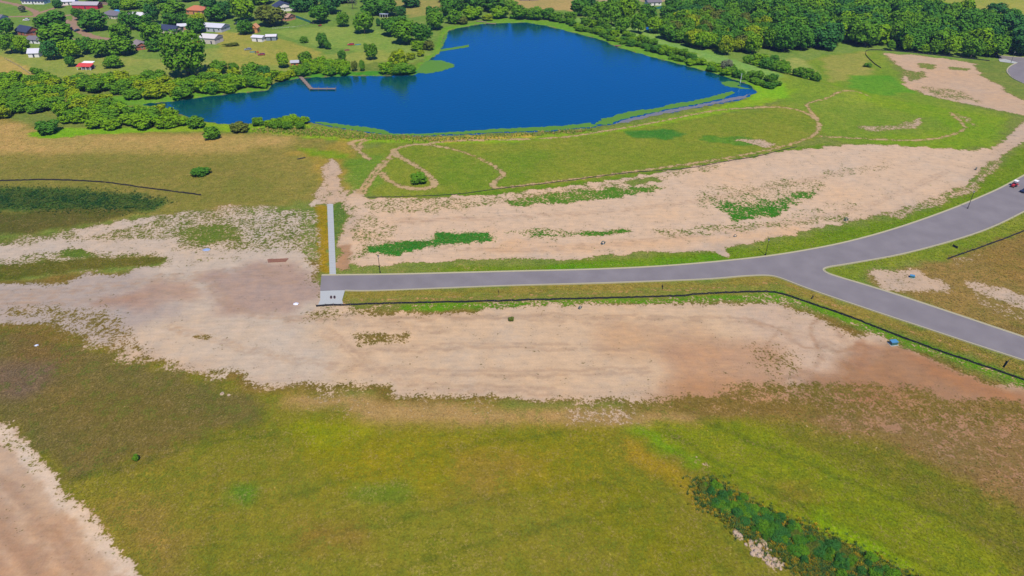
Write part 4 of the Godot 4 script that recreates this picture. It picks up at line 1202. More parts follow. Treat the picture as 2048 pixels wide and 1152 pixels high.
	wood(pv([-130.1,-336.5,-118.0,-341.6,-103.6,-337.2,-99.9,-330.0,-113.9,-327.2,-127.1,-330.0]), 4.6, ["bright", "bright", "mid"], Vector2(5.5, 8.5), Vector2(3.2, 5.0), "leafy_shrub", "in the clump at the near shore", "near-shore clump", "bush")
	wood(pv([-131.1,-432.3,-121.3,-443.6,-104.6,-439.0,-100.5,-421.5,-115.7,-419.4,-127.2,-417.3]), 5.2, ["bright", "bright", "mid"], Vector2(6.5, 9.5), Vector2(4.5, 7.0), "leafy_shrub", "on the bank right of the dock", "shrubs right of the dock", "bush")
	wood(pv([-145.0,-421.5,-131.9,-423.6,-129.7,-415.2,-138.5,-399.3]), 5.0, ["bright", "lime"], Vector2(5.5, 8), Vector2(3.2, 4.6), "leafy_shrub", "on the bank left of the dock", "shrubs left of the dock", "bush")
	# waterside slope of the dam
	wood(pv([37.5,-567.5,59.0,-546.9,81.4,-516.9,103.2,-479.0,125.3,-444.4,143.0,-418.0,156.4,-403.8,153.2,-394.1,144.7,-394.1,126.6,-424.3,100.4,-463.6,72.6,-503.7,47.2,-540.4]), 6.2, ["mid", "mid", "dark", "bright"], Vector2(6.0, 9.5), Vector2(2.6, 5.2), "leafy_shrub", "on the waterside slope of the dam", "shrubs on the dam", "bush")
	# the wood behind the dam
	wood(pv([101.6,-529.4,118.1,-558.9,146.7,-565.8,168.0,-572.9,190.4,-555.5,195.3,-523.2,174.6,-480.6,153.4,-465.2,144.8,-457.8,132.8,-475.3,117.0,-496.9]), 9.5, ["mid", "bright", "olive", "mid", "dark", "lime"], Vector2(9, 15), Vector2(8, 14), "tree", "in the mixed wood behind the dam", "mixed wood behind the dam")
	wood(pv([118.7,-562.3,131.1,-606.9,159.7,-623.2,177.8,-627.4,213.3,-631.6,200.2,-562.3,172.0,-572.9]), 12.0, ["dark", "dark", "deep", "mid"], Vector2(13, 20), Vector2(11, 17), "tree", "in the dark wood beside the grey-roofed house", "dark wood by the house")
	wood(pv([152.4,-450.6,169.1,-457.8,169.4,-443.6,174.3,-421.5,185.5,-411.2,179.6,-403.2,165.5,-413.2,154.4,-425.8,147.3,-443.6]), 7.5, ["mid", "bright", "olive", "dark"], Vector2(6, 11), Vector2(4, 7.5), "leafy_shrub", "at the foot of the dam's outer slope", "shrubs below the dam", "bush")
	wood(pv([215.4,-610.9,253.2,-623.2,289.8,-640.2,306.0,-627.4,333.7,-631.6,346.9,-606.9,363.2,-562.3,381.3,-529.4,417.8,-508.3,387.0,-465.2,344.1,-470.2,316.4,-462.7,293.0,-474.0,271.5,-477.9,252.7,-488.6,229.7,-491.3,206.5,-475.3,181.4,-470.2,180.6,-494.1]), 12.5, ["dark", "deep", "dark", "mid", "mid", "dark", "bright"], Vector2(14, 22), Vector2(10, 17), "tree", "in the dense wood at the upper right", "dense wood upper right")
	trees([[264.1,-476.6,7.4,11.8,"bright"],
	[289.0,-467.7,11.2,12.7,"bright"],
	[280.3,-470.2,10.0,10.1,"mid"],
	[300.7,-462.7,14.4,12.3,"mid"],
	[313.0,-465.2,13.2,11.1,"bright"],
	[255.9,-480.6,6.1,7.2,"mid"],
	[275.6,-472.8,8.0,6.2,"bright"],
	[391.8,-591.4,20.3,10.3,"deep"],
	[399.4,-583.9,16.0,7.2,"dark"]],
		"tree", "", "front edge of the wood")
	# brush along the drain in the lower right corner
	for i in 170:
		var tt := i / 169.0
		var line := pv([43.3,-102.6,50.2,-96.0,58.5,-89.8,66.6,-84.6,72.9,-79.2,79.7,-72.2])
		var f := tt * (line.size() - 1)
		var k := mini(int(f), line.size() - 2)
		var p := line[k].lerp(line[k + 1], f - k)
		p += Vector2(rng.randf_range(-1.0, 1.0), rng.randf_range(-1.0, 1.0)) * (2.5 + 1.5 * tt)
		var kk: String = ["deep", "dark", "mid", "deep", "dark", "mid", "deep", "olive"][rng.randi() % 8]
		tree("wild_shrub", "%s wild shrub %s lower right brush, %s side" % [tone_word(kk), ["at the upper end of the", "in the upper part of the", "midway along the", "in the lower part of the", "at the lower end of the"][mini(int(tt * 5.0), 4)], "left" if p.x < line[k].lerp(line[k + 1], f - k).x else "right"], "brush along the drain", p.x, p.y, rng.randf_range(1.2, 3.4), rng.randf_range(0.7, 1.9), kk, "scrub")
	# single plants in the fields
	for a in [["small dark weed clump in the left foreground grass", [[-86.5,-112.1,1.8,1.9,"mid"]]], ["dry brown weed clump alone on the graded lot", [[-0.3,-167.3,2.1,1.3,"olive"]]]]:
		for r in a[1]:
			tree("weed_clump", a[0], "", r[0], r[1], r[2], r[3], r[4], "bush")

# ---------------------------------------------------------------- houses
func roof_mesh(w: float, d: float, y: float, rise: float, hip: bool, over := 0.5) -> ArrayMesh:
	var s := st_new()
	var x := w * 0.5 + over
	var z := d * 0.5 + over
	var rx := x - (z if hip else 0.0)
	if rx < 0.2: rx = 0.2
	var a := Vector3(-x, y, z)
	var b := Vector3(x, y, z)
	var c := Vector3(x, y, -z)
	var e := Vector3(-x, y, -z)
	var r0 := Vector3(-rx, y + rise, 0)
	var r1 := Vector3(rx, y + rise, 0)
	var t := Vector3(0, -0.22, 0)
	quad(s, a, r0, r1, b)
	quad(s, c, r1, r0, e)
	if hip:
		tri(s, b, r1, c)
		tri(s, e, r0, a)
	else:
		quad(s, b, r1, r1 + t, b + t); quad(s, r1, c, c + t, r1 + t)
		quad(s, a, r0, r0 + t, a + t); quad(s, r0, e, e + t, r0 + t)
	quad(s, a, b, b + t, a + t)
	quad(s, c, e, e + t, c + t)
	quad(s, b, c, c + t, b + t)
	quad(s, e, a, a + t, e + t)
	quad(s, a + t, b + t, c + t, e + t)
	return done(s)

func house(called: String, label: String, cat: String, x: float, z: float, turn: float, w: float, d: float, h: float, rise: float, wall: Color, roof: Color, hip := false, wins := 3, chimney := false) -> Node3D:
	var t := thing(called, label, cat, Vector3(x, ground_y(x, z) - 0.05, z), deg_to_rad(turn))
	var s := st_new()
	box(s, Vector3(0, h * 0.5, 0), Vector3(w, h, d))
	if not hip:
		for e in [-1, 1]:
			tri(s, Vector3(e * w * 0.498, h, d * 0.5), Vector3(e * w * 0.498, h, -d * 0.5), Vector3(e * w * 0.498, h + rise * 0.93, 0))
	var wk := "wall_%s" % wall.to_html()
	if not mats.has(wk): noisy(wk, wall.darkened(0.08), wall.lightened(0.06), 2.0, 0.9)
	var rk := "roof_%s" % roof.to_html()
	if not mats.has(rk): noisy(rk, roof.darkened(0.15), roof.lightened(0.08), 1.6, 0.8)
	inst("wall", done(s), mats[wk], t)
	var ro := inst("roof", roof_mesh(w, d, h + 0.02, rise, hip), mats[rk], t)
	if chimney:
		inst("chimney", box_mesh("chimney", Vector3(0, 0, 0), Vector3(0.9, 2.2, 0.9)), mats["limestone"], ro).position = Vector3(w * 0.2, h + rise * 0.8, d * 0.12)
	for i in wins:
		var wx := (i + 0.5) / wins * w - w * 0.5
		if i == wins / 2:
			inst("door", box_mesh("door", Vector3(0, 1.05, 0), Vector3(1.0, 2.1, 0.06)), mats["navy"], t).position = Vector3(wx, 0.05, d * 0.5 + 0.02)
		else:
			var f := inst("window", box_mesh("window_frame", Vector3(0, 0, 0), Vector3(1.5, 1.3, 0.06)), mats["white"], t)
			f.position = Vector3(wx, h * 0.58, d * 0.5 + 0.02)
			inst("pane", box_mesh("window_pane", Vector3(0, 0, 0.02), Vector3(1.3, 1.1, 0.05)), mats["glass"], f)
	for e in [-1, 1]:
		if wins > 1:
			var f2 := inst("window", box_mesh("side_frame", Vector3(0, 0, 0), Vector3(0.06, 1.2, 1.3)), mats["white"], t)
			f2.position = Vector3(e * (w * 0.5 + 0.02), h * 0.58, 0)
			inst("pane", box_mesh("side_pane_%d" % e, Vector3(0.02 * e, 0, 0), Vector3(0.05, 1.0, 1.1)), mats["glass"], f2)
	return t

func car(called: String, label: String, x: float, z: float, turn: float, m: Material, tall := false, y := 0.0) -> Node3D:
	var t := thing(called, label, "car", Vector3(x, ground_y(x, z) + y, z), deg_to_rad(turn))
	var s := st_new()
	var hw := 0.9
	var rh := 1.75 if tall else 1.42
	var prof := [Vector2(-2.3, 0.35), Vector2(-2.3, 0.85), Vector2(-1.0, 0.98), Vector2(2.2, 1.0), Vector2(2.3, 0.4)]
	for i in prof.size():
		var a: Vector2 = prof[i]
		var b: Vector2 = prof[(i + 1) % prof.size()]
		quad(s, Vector3(a.x, a.y, -hw), Vector3(b.x, b.y, -hw), Vector3(b.x, b.y, hw), Vector3(a.x, a.y, hw))
	for e in [-1, 1]:
		for i in prof.size() - 2:
			tri(s, Vector3(prof[0].x, prof[0].y, hw * e), Vector3(prof[i + 1].x, prof[i + 1].y, hw * e), Vector3(prof[i + 2].x, prof[i + 2].y, hw * e))
	inst("body", done(s), m, t)
	s = st_new()
	var g := [Vector3(-1.15, 0.97, 0.84), Vector3(2.15, 0.98, 0.84), Vector3(1.6, rh - 0.06, 0.68), Vector3(-0.35, rh - 0.06, 0.68)]
	var gm := []
	for v: Vector3 in g: gm.append(Vector3(v.x, v.y, -v.z))
	quad(s, g[0], g[1], g[2], g[3]); quad(s, gm[0], gm[3], gm[2], gm[1])
	quad(s, g[0], g[3], gm[3], gm[0]); quad(s, g[1], gm[1], gm[2], g[2])
	inst("window", done(s), mats["glass"], t)
	inst("roof", box_mesh("car_roof_%s" % tall, Vector3(0.62, rh - 0.03, 0), Vector3(2.0, 0.07, 1.38)), m, t)
	for e in [Vector2(-1.45, 0.82), Vector2(-1.45, -0.82), Vector2(1.4, 0.82), Vector2(1.4, -0.82)]:
		wheel(t, Vector3(e.x, 0.33, e.y), 0.33, 0.22)
	return t

func wheel(t: Node, at: Vector3, r: float, wid: float) -> void:
	var key := "tyre_%.2f_%.2f" % [r, wid]
	if not meshes.has(key):
		var s := st_new()
		tube(s, Vector3(0, 0, -wid * 0.5), Vector3(0, 0, wid * 0.5), r, r, 14)
		meshes[key] = done(s)
		s = st_new()
		tube(s, Vector3(0, 0, -wid * 0.52), Vector3(0, 0, wid * 0.52), r * 0.55, r * 0.55, 10)
		meshes[key + "r"] = done(s)
	var w := inst("wheel", meshes[key], mats["tyre"], t)
	w.position = at
	inst("rim", meshes[key + "r"], mats["rim"], w)

func build_houses() -> void:
	var navy := lin(0.035, 0.05, 0.10)
	var grey := lin(0.16, 0.15, 0.17)
	var white := lin(0.72, 0.72, 0.70)
	var cream := lin(0.62, 0.54, 0.42)
	var terra := lin(0.50, 0.17, 0.08)
	var brick := lin(0.36, 0.12, 0.07)
	var tin := lin(0.58, 0.60, 0.64)
	house("house", "long white house under a navy roof at the top left edge", "house", -413.87, -640.24, -4, 20, 9, 3.0, 2.4, white, navy, false, 7)
	house("house", "white house beside parked trucks at the top left", "house", -383.25, -635.90, 10, 13, 9, 3.0, 2.2, white, tin, false, 4)
	house("long_barn", "long grey-roofed barn with a raspberry red wall", "barn", -358.15, -619.05, -3, 22, 8, 3.4, 2.0, lin(0.50, 0.03, 0.06), lin(0.40, 0.38, 0.40), false, 1)
	house("house", "dark navy-roofed house near the white car", "house", -354.97, -527.85, -28, 14, 10, 2.8, 3.0, brick, navy, false, 3)
	house("house", "low grey-roofed house below the navy-roofed one", "house", -333.46, -502.53, -14, 11, 8, 2.6, 1.8, white, grey, false, 3)
	house("shed", "white gabled shed at the pasture's upper left", "shed", -313.30, -465.15, 8, 6.5, 6, 2.8, 2.4, white, tin, false, 1)
	house("house", "pale-walled house cut by the left edge of the picture", "house", -404.01, -569.37, -8, 14, 9, 3.0, 2.2, white, grey, false, 4)
	house("house", "grey hip-roofed tan house with a blue tarp beside it", "house", -319.23, -583.88, -24, 15, 10, 2.8, 2.6, cream, grey, true, 4)
	house("house", "house with a flat white metal roof and white porch", "house", -297.94, -582.03, -14, 16, 11, 3.0, 1.0, lin(0.55, 0.50, 0.47), white, false, 5)
	house("house", "terracotta hip-roofed house among dark trees", "house", -257.63, -599.06, -12, 15, 11, 3.4, 2.8, lin(0.55, 0.26, 0.12), terra, true, 3)
	house("house", "dark blue-roofed house half hidden behind trees", "house", -253.04, -532.55, -22, 18, 9, 2.8, 2.6, cream, navy, false, 4)
	house("shed", "small white and pink outbuilding beside the dark blue roof", "shed", -246.40, -543.80, 12, 9, 6, 2.6, 1.4, lin(0.48, 0.25, 0.20), tin, false, 2)
	house("workshop", "white metal-roofed workshop with a blue-grey lean-to", "workshop", -221.29, -538.93, -14, 17, 11, 3.4, 1.8, lin(0.42, 0.46, 0.52), tin, false, 4)
	house("barn", "cream barn with an orange side bay", "barn", -211.05, -502.53, -14, 12, 10, 4.0, 1.8, lin(0.56, 0.50, 0.44), lin(0.62, 0.60, 0.56), false, 2)
	house("house", "brown-grey-roofed house tucked between two trees on the pasture's edge", "house", -253.86, -485.90, -52, 11, 8, 2.7, 2.2, brick, lin(0.26, 0.22, 0.21), false, 2)
	house("playhouse", "orange wooden playhouse with a steep gable", "playhouse", -189.41, -532.55, 84, 4.6, 4.4, 3.6, 2.6, lin(0.60, 0.28, 0.10), lin(0.58, 0.28, 0.12), false, 1)
	house("shed", "white ribbed shed in the meadow, left of the two", "shed", -178.95, -506.85, -14, 8, 6, 3.0, 1.0, white, lin(0.66, 0.66, 0.68), false, 1)
	house("shed", "grey-blue open shed with a white tin roof in the meadow", "shed", -170.94, -509.76, 6, 7, 5.5, 3.0, 0.9, lin(0.20, 0.26, 0.30), lin(0.66, 0.66, 0.68), false, 1)
	house("house", "white-gabled house with a long navy roof", "house", -191.18, -610.91, -58, 12, 16, 3.2, 3.6, white, navy, false, 3)
	house("house", "brick house half hidden behind the wide olive tree", "house", -180.85, -576.54, -26, 16, 9, 2.8, 2.2, lin(0.50, 0.24, 0.14), lin(0.42, 0.26, 0.18), false, 4)
	house("cabin", "small brick-red cabin with a tin roof above the dock", "cabin", -136.53, -442.41, 8, 4.6, 4.2, 2.6, 1.0, lin(0.42, 0.14, 0.06), lin(0.42, 0.45, 0.50), false, 1)
	house("house", "long grey-roofed brick house with a pale chimney behind the lake", "house", 143.18, -612.93, 28, 24, 11, 3.0, 3.2, brick, lin(0.26, 0.24, 0.25), false, 4, true)
	house("house", "small white house by the green fence beyond the lake", "house", 121.62, -633.75, 10, 12, 8, 2.8, 1.8, white, grey, false, 3)
	house("house", "dark-roofed house at the top edge above the lake", "house", 15.12, -655.87, 4, 16, 8, 2.6, 1.6, lin(0.20, 0.16, 0.15), navy, false, 3)
	# open red-roofed field shed with posts
	var a := pv([-264.6,-434.5])[0]
	var t := thing("field_shed", "open field shed with a red roof and a white rear roof", "shed", Vector3(a.x, ground_y(a.x, a.y), a.y), deg_to_rad(-4))
	var s := st_new()
	box(s, Vector3(0, 2.7, 0), Vector3(9.5, 0.12, 4.6), Basis(Vector3.RIGHT, deg_to_rad(14)))
	inst("red_roof", done(s), mat("roof_red", lin(0.55, 0.06, 0.04), 0.6), t)
	s = st_new()
	box(s, Vector3(-0.5, 3.1, -4.4), Vector3(7, 0.12, 4.2), Basis(Vector3.RIGHT, deg_to_rad(6)))
	inst("white_roof", done(s), mats["white"], t)
	s = st_new()
	box(s, Vector3(0, 1.2, -2.4), Vector3(9, 2.4, 0.15))
	inst("rear_wall", done(s), mat("shed_wall", lin(0.30, 0.28, 0.27), 0.9), t)
	for i in 4:
		inst("post", box_mesh("shed_post", Vector3(0, 1.1, 0), Vector3(0.2, 2.2, 0.2)), mats["white"], t).position = Vector3(-4.2 + i * 2.8, 0, 1.9)
	for i in 3:
		inst("bale", box_mesh("bale", Vector3(0, 0.6, 0), Vector3(1.6, 1.2, 1.2)), mats["white"], t).position = Vector3(-1.5 + i * 2.2, 0, 0.4)
	# pavilion
	a = pv([-102.3,-583.9])[0]
	t = thing("pavilion", "small pale blue flat-roofed pavilion by the back lawn trees", "pavilion", Vector3(a.x, ground_y(a.x, a.y), a.y), deg_to_rad(-6))
	inst("roof", box_mesh("pav_roof", Vector3(0, 2.7, 0), Vector3(7, 0.25, 4)), mat("pale_blue", lin(0.42, 0.50, 0.66), 0.7), t)
	inst("rear_wall", box_mesh("pav_wall", Vector3(0, 1.3, -1.8), Vector3(6.6, 2.6, 0.15)), mats["navy"], t)
	for i in 4:
		inst("post", box_mesh("pav_post", Vector3(0, 1.3, 0), Vector3(0.18, 2.6, 0.18)), mats["white"], t).position = Vector3(-3.0 + i * 2.0, 0, 1.7)
	# lean-to, orange bay, tarp
	a = pv([-220.2,-502.5])[0]
	house("side_bay", "orange-walled lean-to on the cream barn", "shed", a.x, a.y, -14, 6, 6, 2.8, 0.5, lin(0.62, 0.26, 0.02), lin(0.60, 0.58, 0.55), false, 0)
	a = pv([-323.7,-599.1])[0]
	t = thing("blue_tarp", "bright blue tarpaulin over a pile beside the grey hip roof", "tarp", Vector3(a.x, ground_y(a.x, a.y), a.y), deg_to_rad(-8))
	s = st_new()
	for e in 8:
		var t0 := TAU * e / 8.0
		var t1 := TAU * (e + 1) / 8.0
		quad(s, Vector3(cos(t0) * 2.8, 0, sin(t0) * 2.2), Vector3(cos(t1) * 2.8, 0, sin(t1) * 2.2), Vector3(cos(t1) * 2.2, 2.4, sin(t1) * 1.6), Vector3(cos(t0) * 2.2, 2.4, sin(t0) * 1.6))
		tri(s, Vector3(0, 2.9, 0), Vector3(cos(t0) * 2.2, 2.4, sin(t0) * 1.6), Vector3(cos(t1) * 2.2, 2.4, sin(t1) * 1.6))
	inst("cover", done(s), mat("tarp_blue", lin(0.07, 0.32, 0.58), 0.6), t)
	# vehicles in the settlement
	car("car", "white sport utility car parked by the lane at upper left", -381.92, -571.15, 6, mats["white"], true)
	car("car", "dark blue car parked on the brown drive", -323.52, -535.72, 70, mats["navy"])
	car("car", "dark car parked under the trees above the orange playhouse", -212.24, -558.89, 40, mats["navy"], true)
	car("car", "silver-blue car beside the brush heap in the meadow", -178.69, -480.57, 10, mat("silver_blue", lin(0.30, 0.36, 0.42), 0.35, 0.4))
	car("car", "red and grey car at the front of the meadow row", -165.64, -467.66, 14, mat("maroon", lin(0.30, 0.05, 0.06), 0.4))
	car("car", "red car with a pale bonnet in the dock-side meadow", -111.62, -494.10, 12, mats["red"])
	car("car", "white pickup-like car by the white house at the top left", -381.81, -644.64, 8, mats["white"], true)
	car("car", "dark car on the road at the right edge beside the tractor", 207.71, -256.15, 24, mats["navy"], true, 0.2)
	# red garden tractors, playground, boats, heap
	garden_tractor("small red garden tractor in the meadow row", pv([-170.5,-472.8])[0], 20)
	garden_tractor("small red garden tractor on the back lawn", pv([-146.6,-552.1])[0], 60)
	for b in [["upturned teal rowing boat in the dock-side meadow", [-107.0,-495.5], "teal", 25], ["upturned teal boat in the meadow row of vehicles", [-173.7,-475.3], "teal", 8], ["small brown rowing boat on the lake below the dam", [73.2,-491.6], "rust", 5]]:
		var p := pv(b[1])[0]
		boat(b[0], p, b[2], b[3])
	a = pv([-193.5,-491.3])[0]
	t = thing("brush_heap", "long heap of cut olive brush in the meadow", "brush heap", Vector3(a.x, ground_y(a.x, a.y), a.y), deg_to_rad(12))
	t.scale = Vector3(13, 2.6, 4.5)
	inst("twigs", crown_mesh("bush1", 101, 9, 0.0, 1.0, 1500, 0.046, 0), mats["leaf_olive"], t)
	a = pv([-111.7,-480.6])[0]
	t = thing("fire_pit", "round fire pit of red-brown stones in the meadow", "fire pit", Vector3(a.x, ground_y(a.x, a.y), a.y))
	for i in 10:
		inst("stone", box_mesh("pit_stone", Vector3(0, 0.2, 0), Vector3(0.9, 0.5, 0.5)), mats["rust"], t).transform = Transform3D(Basis(Vector3.UP, -TAU * i / 10 + PI / 2), Vector3(cos(TAU * i / 10) * 1.5, 0, sin(TAU * i / 10) * 1.5))
	# fences
	board_fence("green board fence behind the back lawn", pv([-172.8,-582.0,-164.9,-572.9,-156.0,-562.3]), mats["teal"])
	board_fence("green board fence beyond the lake by the white house", pv([110.2,-603.0,117.7,-610.9,126.7,-619.0]), mats["teal"])
	board_fence("grey board fence beside the raspberry barn", pv([-358.6,-635.9,-346.9,-635.9]), mats["plank"])
	wire_fence("thin wire fence across the back lawn", pv([-180.0,-542.2,-164.4,-547.1,-150.5,-562.3]))
	wire_fence("thin wire fence slanting through the left pasture", pv([-329.2,-457.8,-308.2,-439.0,-291.1,-421.5]))
	# docks
	dock("L-shaped wooden dock on the lake's north shore", smooth(pv([-128.7,-420.8,-114.9,-393.9]), 1), smooth(pv([-115.5,-393.9,-100.9,-393.9]), 1))
	dock("old brown fishing platform at the far end of the lake", pv([-27.8,-568.4,-20.3,-564.9]), pv([-20.1,-561.4,-12.7,-559.7]))

func garden_tractor(label: String, p: Vector2, turn: float) -> void:
	var t := thing("garden_tractor", label, "tractor", Vector3(p.x, ground_y(p.x, p.y), p.y), deg_to_rad(turn))
	inst("bonnet", box_mesh("gt_bonnet", Vector3(0.8, 0.8, 0), Vector3(1.3, 0.6, 0.7)), mats["red"], t)
	inst("seat", box_mesh("gt_seat", Vector3(-0.6, 0.95, 0), Vector3(0.5, 0.6, 0.6)), mats["black"], t)
	inst("mudguard", box_mesh("gt_guard", Vector3(-0.6, 0.75, 0), Vector3(1.0, 0.2, 1.5)), mats["red"], t)
	for e in [-1, 1]:
		wheel(t, Vector3(-0.6, 0.5, e * 0.7), 0.5, 0.3)
		wheel(t, Vector3(1.1, 0.3, e * 0.55), 0.3, 0.2)

func boat(label: String, p: Vector2, m: String, turn: float) -> void:
	var y := maxf(ground_y(p.x, p.y), WATER - 0.05)
	var t := thing("rowing_boat", label, "boat", Vector3(p.x, y, p.y), deg_to_rad(turn))
	var s := st_new()
	var ring: Array = []
	for i in 9:
		var u := -1.0 + i * 0.25
		var w := 0.75 * (1.0 - pow(absf(u), 2.6)) + 0.06
		ring.append([Vector3(u * 2.2, 0.02, w), Vector3(u * 2.2, 0.42, w * 0.75), Vector3(u * 2.2, 0.5, 0), Vector3(u * 2.2, 0.42, -w * 0.75), Vector3(u * 2.2, 0.02, -w)])
	for i in 8:
		for k in 4:
			quad(s, ring[i][k], ring[i + 1][k], ring[i + 1][k + 1], ring[i][k + 1])
	inst("hull", done(s), mats[m], t)
	inst("keel", box_mesh("keel", Vector3(0, 0.52, 0), Vector3(4.0, 0.1, 0.1)), mats["plank"], t)

func board_fence(label: String, pl: PackedVector2Array, m: Material) -> void:
	var t := thing("board_fence", label, "fence", Vector3(pl[0].x, 0, pl[0].y))
	for i in pl.size() - 1:
		var n := maxi(int(pl[i].distance_to(pl[i + 1]) / 2.4), 1)
		for k in n:
			var a := pl[i].lerp(pl[i + 1], float(k) / n)
			var b := pl[i].lerp(pl[i + 1], float(k + 1) / n)
			var d := b - a
			var o := inst("panel", box_mesh("fence_panel", Vector3(0, 0.95, 0), Vector3(1, 1.7, 0.05)), m, t)
			o.position = Vector3((a.x + b.x) * 0.5 - pl[0].x, -0.15, (a.y + b.y) * 0.5 - pl[0].y)
			o.rotation.y = -d.angle()
			o.scale.x = d.length() * 0.98
			inst("post", box_mesh("fence_post", Vector3(0, 0.95, 0), Vector3(0.14, 1.95, 0.14)), m, t).position = Vector3(a.x - pl[0].x, -0.15, a.y - pl[0].y)

func wire_fence(label: String, pl: PackedVector2Array) -> void:
	var t := thing("wire_fence", label, "fence", Vector3(pl[0].x, 0, pl[0].y))
	for i in pl.size() - 1:
		var n := maxi(int(pl[i].distance_to(pl[i + 1]) / 3.5), 1)
		for k in n:
			var a := pl[i].lerp(pl[i + 1], float(k) / n) - pl[0]
			inst("post", box_mesh("wire_post", Vector3(0, 0.6, 0), Vector3(0.12, 1.4, 0.12)), mats["stake"], t).position = Vector3(a.x, -0.15, a.y)
		for y in [0.4, 0.7, 1.0]:
			var s := st_new()
			var a2 := pl[i] - pl[0]
			var b2 := pl[i + 1] - pl[0]
			tube(s, Vector3(a2.x, y - 0.1, a2.y), Vector3(b2.x, y - 0.1, b2.y), 0.02, 0.02, 4)
			inst("wire", done(s), mats["rim"], t)

func dock(label: String, a: PackedVector2Array, b: PackedVector2Array) -> void:
	var o := a[0]
	var t := thing("dock", label, "dock", Vector3(o.x, WATER, o.y))
	for leg in [a, b]:
		var p: Vector2 = leg[0] - o
		var q: Vector2 = leg[leg.size() - 1] - o
		var d := q - p
		var n := int(d.length() / 0.9)
		for i in n:
			var c := p + d * ((i + 0.5) / n)
			var pl := inst("plank", box_mesh("dock_plank", Vector3.ZERO, Vector3(0.82, 0.06, 2.0)), mats["plank"], t)
			pl.position = Vector3(c.x, 0.62 + 0.01 * (i % 3), c.y)
			pl.rotation.y = -d.angle()
		var m := inst("beam", box_mesh("dock_beam_%.1f" % d.length(), Vector3.ZERO, Vector3(d.length(), 0.2, 1.7)), mats["stake"], t)
		m.position = Vector3(p.x + d.x * 0.5, 0.48, p.y + d.y * 0.5)
		m.rotation.y = -d.angle()
		var e := d.normalized().orthogonal() * 0.95
		var np := maxi(int(d.length() / 4.0), 1)
		for i in np + 1:
			for sd in [-1, 1]:
				var c2: Vector2 = p + d * (float(i) / np) + e * sd
				inst("post", box_mesh("dock_post", Vector3(0, 0.0, 0), Vector3(0.16, 2.6, 0.16)), mats["stake"], t).position = Vector3(c2.x, 0.1, c2.y)

# ---------------------------------------------------------------- the building lots
func silt_fence(label: String, pl0: PackedVector2Array, step := 2.6, hgt := 0.75) -> void:
	var pl := smooth(pl0, 4)
	var t := thing("silt_fence", label, "silt fence", Vector3(pl[0].x, ground_y(pl[0].x, pl[0].y), pl[0].y))
	var base := t.position
	var pts: Array[Vector3] = []
	var acc := 0.0
	for i in pl.size() - 1:
		var d := pl[i].distance_to(pl[i + 1])
		while acc < d:
			var p := pl[i].lerp(pl[i + 1], acc / d)
			var j := p + Vector2(rng.randf_range(-0.12, 0.12), rng.randf_range(-0.12, 0.12))
			pts.append(Vector3(j.x, ground_y(j.x, j.y), j.y) - base)
			acc += step
		acc -= d
	for i in pts.size():
		var po := inst("post", box_mesh("silt_post", Vector3(0, 0.5, 0), Vector3(0.07, 1.15, 0.07)), mats["stake"], t)
		po.position = pts[i]
		po.rotation = Vector3(rng.randf_range(-0.12, 0.12), rng.randf() * 3.0, rng.randf_range(-0.12, 0.12))
		if i + 1 < pts.size():
			var s := st_new()
			var a := pts[i]
			var b := pts[i + 1]
			var m := (a + b) * 0.5 + Vector3(0, 0, rng.randf_range(-0.15, 0.15))
			var h0 := hgt * rng.randf_range(0.85, 1.05)
			var h1 := hgt * rng.randf_range(0.7, 0.95)
			var k := Vector3(0, 0, 0.025)
			for z in [-1.0, 1.0]:
				quad(s, a + k * z + Vector3(0, -0.15, 0), m + k * z + Vector3(0, -0.15, 0), m + k * z + Vector3(0, h1, 0), a + k * z + Vector3(0, h0, 0))
				quad(s, m + k * z + Vector3(0, -0.15, 0), b + k * z + Vector3(0, -0.15, 0), b + k * z + Vector3(0, h0, 0), m + k * z + Vector3(0, h1, 0))
			quad(s, a + k + Vector3(0, h0, 0), m + k + Vector3(0, h1, 0), m - k + Vector3(0, h1, 0), a - k + Vector3(0, h0, 0))
			quad(s, m + k + Vector3(0, h1, 0), b + k + Vector3(0, h0, 0), b - k + Vector3(0, h0, 0), m - k + Vector3(0, h1, 0))
			inst("fabric_panel", done(s), mats["fabric"], t)

func street_lamp(label: String, p: Vector2, h: float) -> void:
	var t := thing("street_lamp", label, "street lamp", Vector3(p.x, ground_y(p.x, p.y), p.y), 0.0, "street lamps along the road")
	var s := st_new()
	tube(s, Vector3(0, 0, 0), Vector3(0, 0.7, 0), 0.26, 0.16, 10)
	inst("base", done(s), mats["pole"], t)
	s = st_new()
	tube(s, Vector3(0, 0.7, 0), Vector3(0, h - 0.7, 0), 0.11, 0.08, 8)
	inst("pole", done(s), mats["pole"], t)
	s = st_new()
	tube(s, Vector3(0, h - 0.7, 0), Vector3(0, h - 0.15, 0), 0.14, 0.26, 8)
	inst("lantern", done(s), mats["lamp_glass"], t)
	s = st_new()
	tube(s, Vector3(0, h - 0.15, 0), Vector3(0, h + 0.15, 0), 0.34, 0.06, 8)
	inst("cap", done(s), mats["pole"], t)

func utility_box(label: String, p: Vector2, turn: float, k: float) -> void:
	var t := thing("utility_box", label, "utility box", Vector3(p.x, ground_y(p.x, p.y), p.y), deg_to_rad(turn))
	t.scale = Vector3.ONE * k
	inst("cabinet", box_mesh("ub_cab", Vector3(0, 0.42, 0), Vector3(1.5, 0.84, 1.0)), mats["utility_green"], t)
	var s := st_new()
	box(s, Vector3(0, 0.9, 0.02), Vector3(1.6, 0.14, 1.1), Basis(Vector3.RIGHT, 0.06))
	inst("lid", done(s), mats["utility_blue"], t)
	inst("pad", box_mesh("ub_pad", Vector3(0, 0.02, 0), Vector3(1.9, 0.14, 1.4)), mats["pale_concrete"], t)

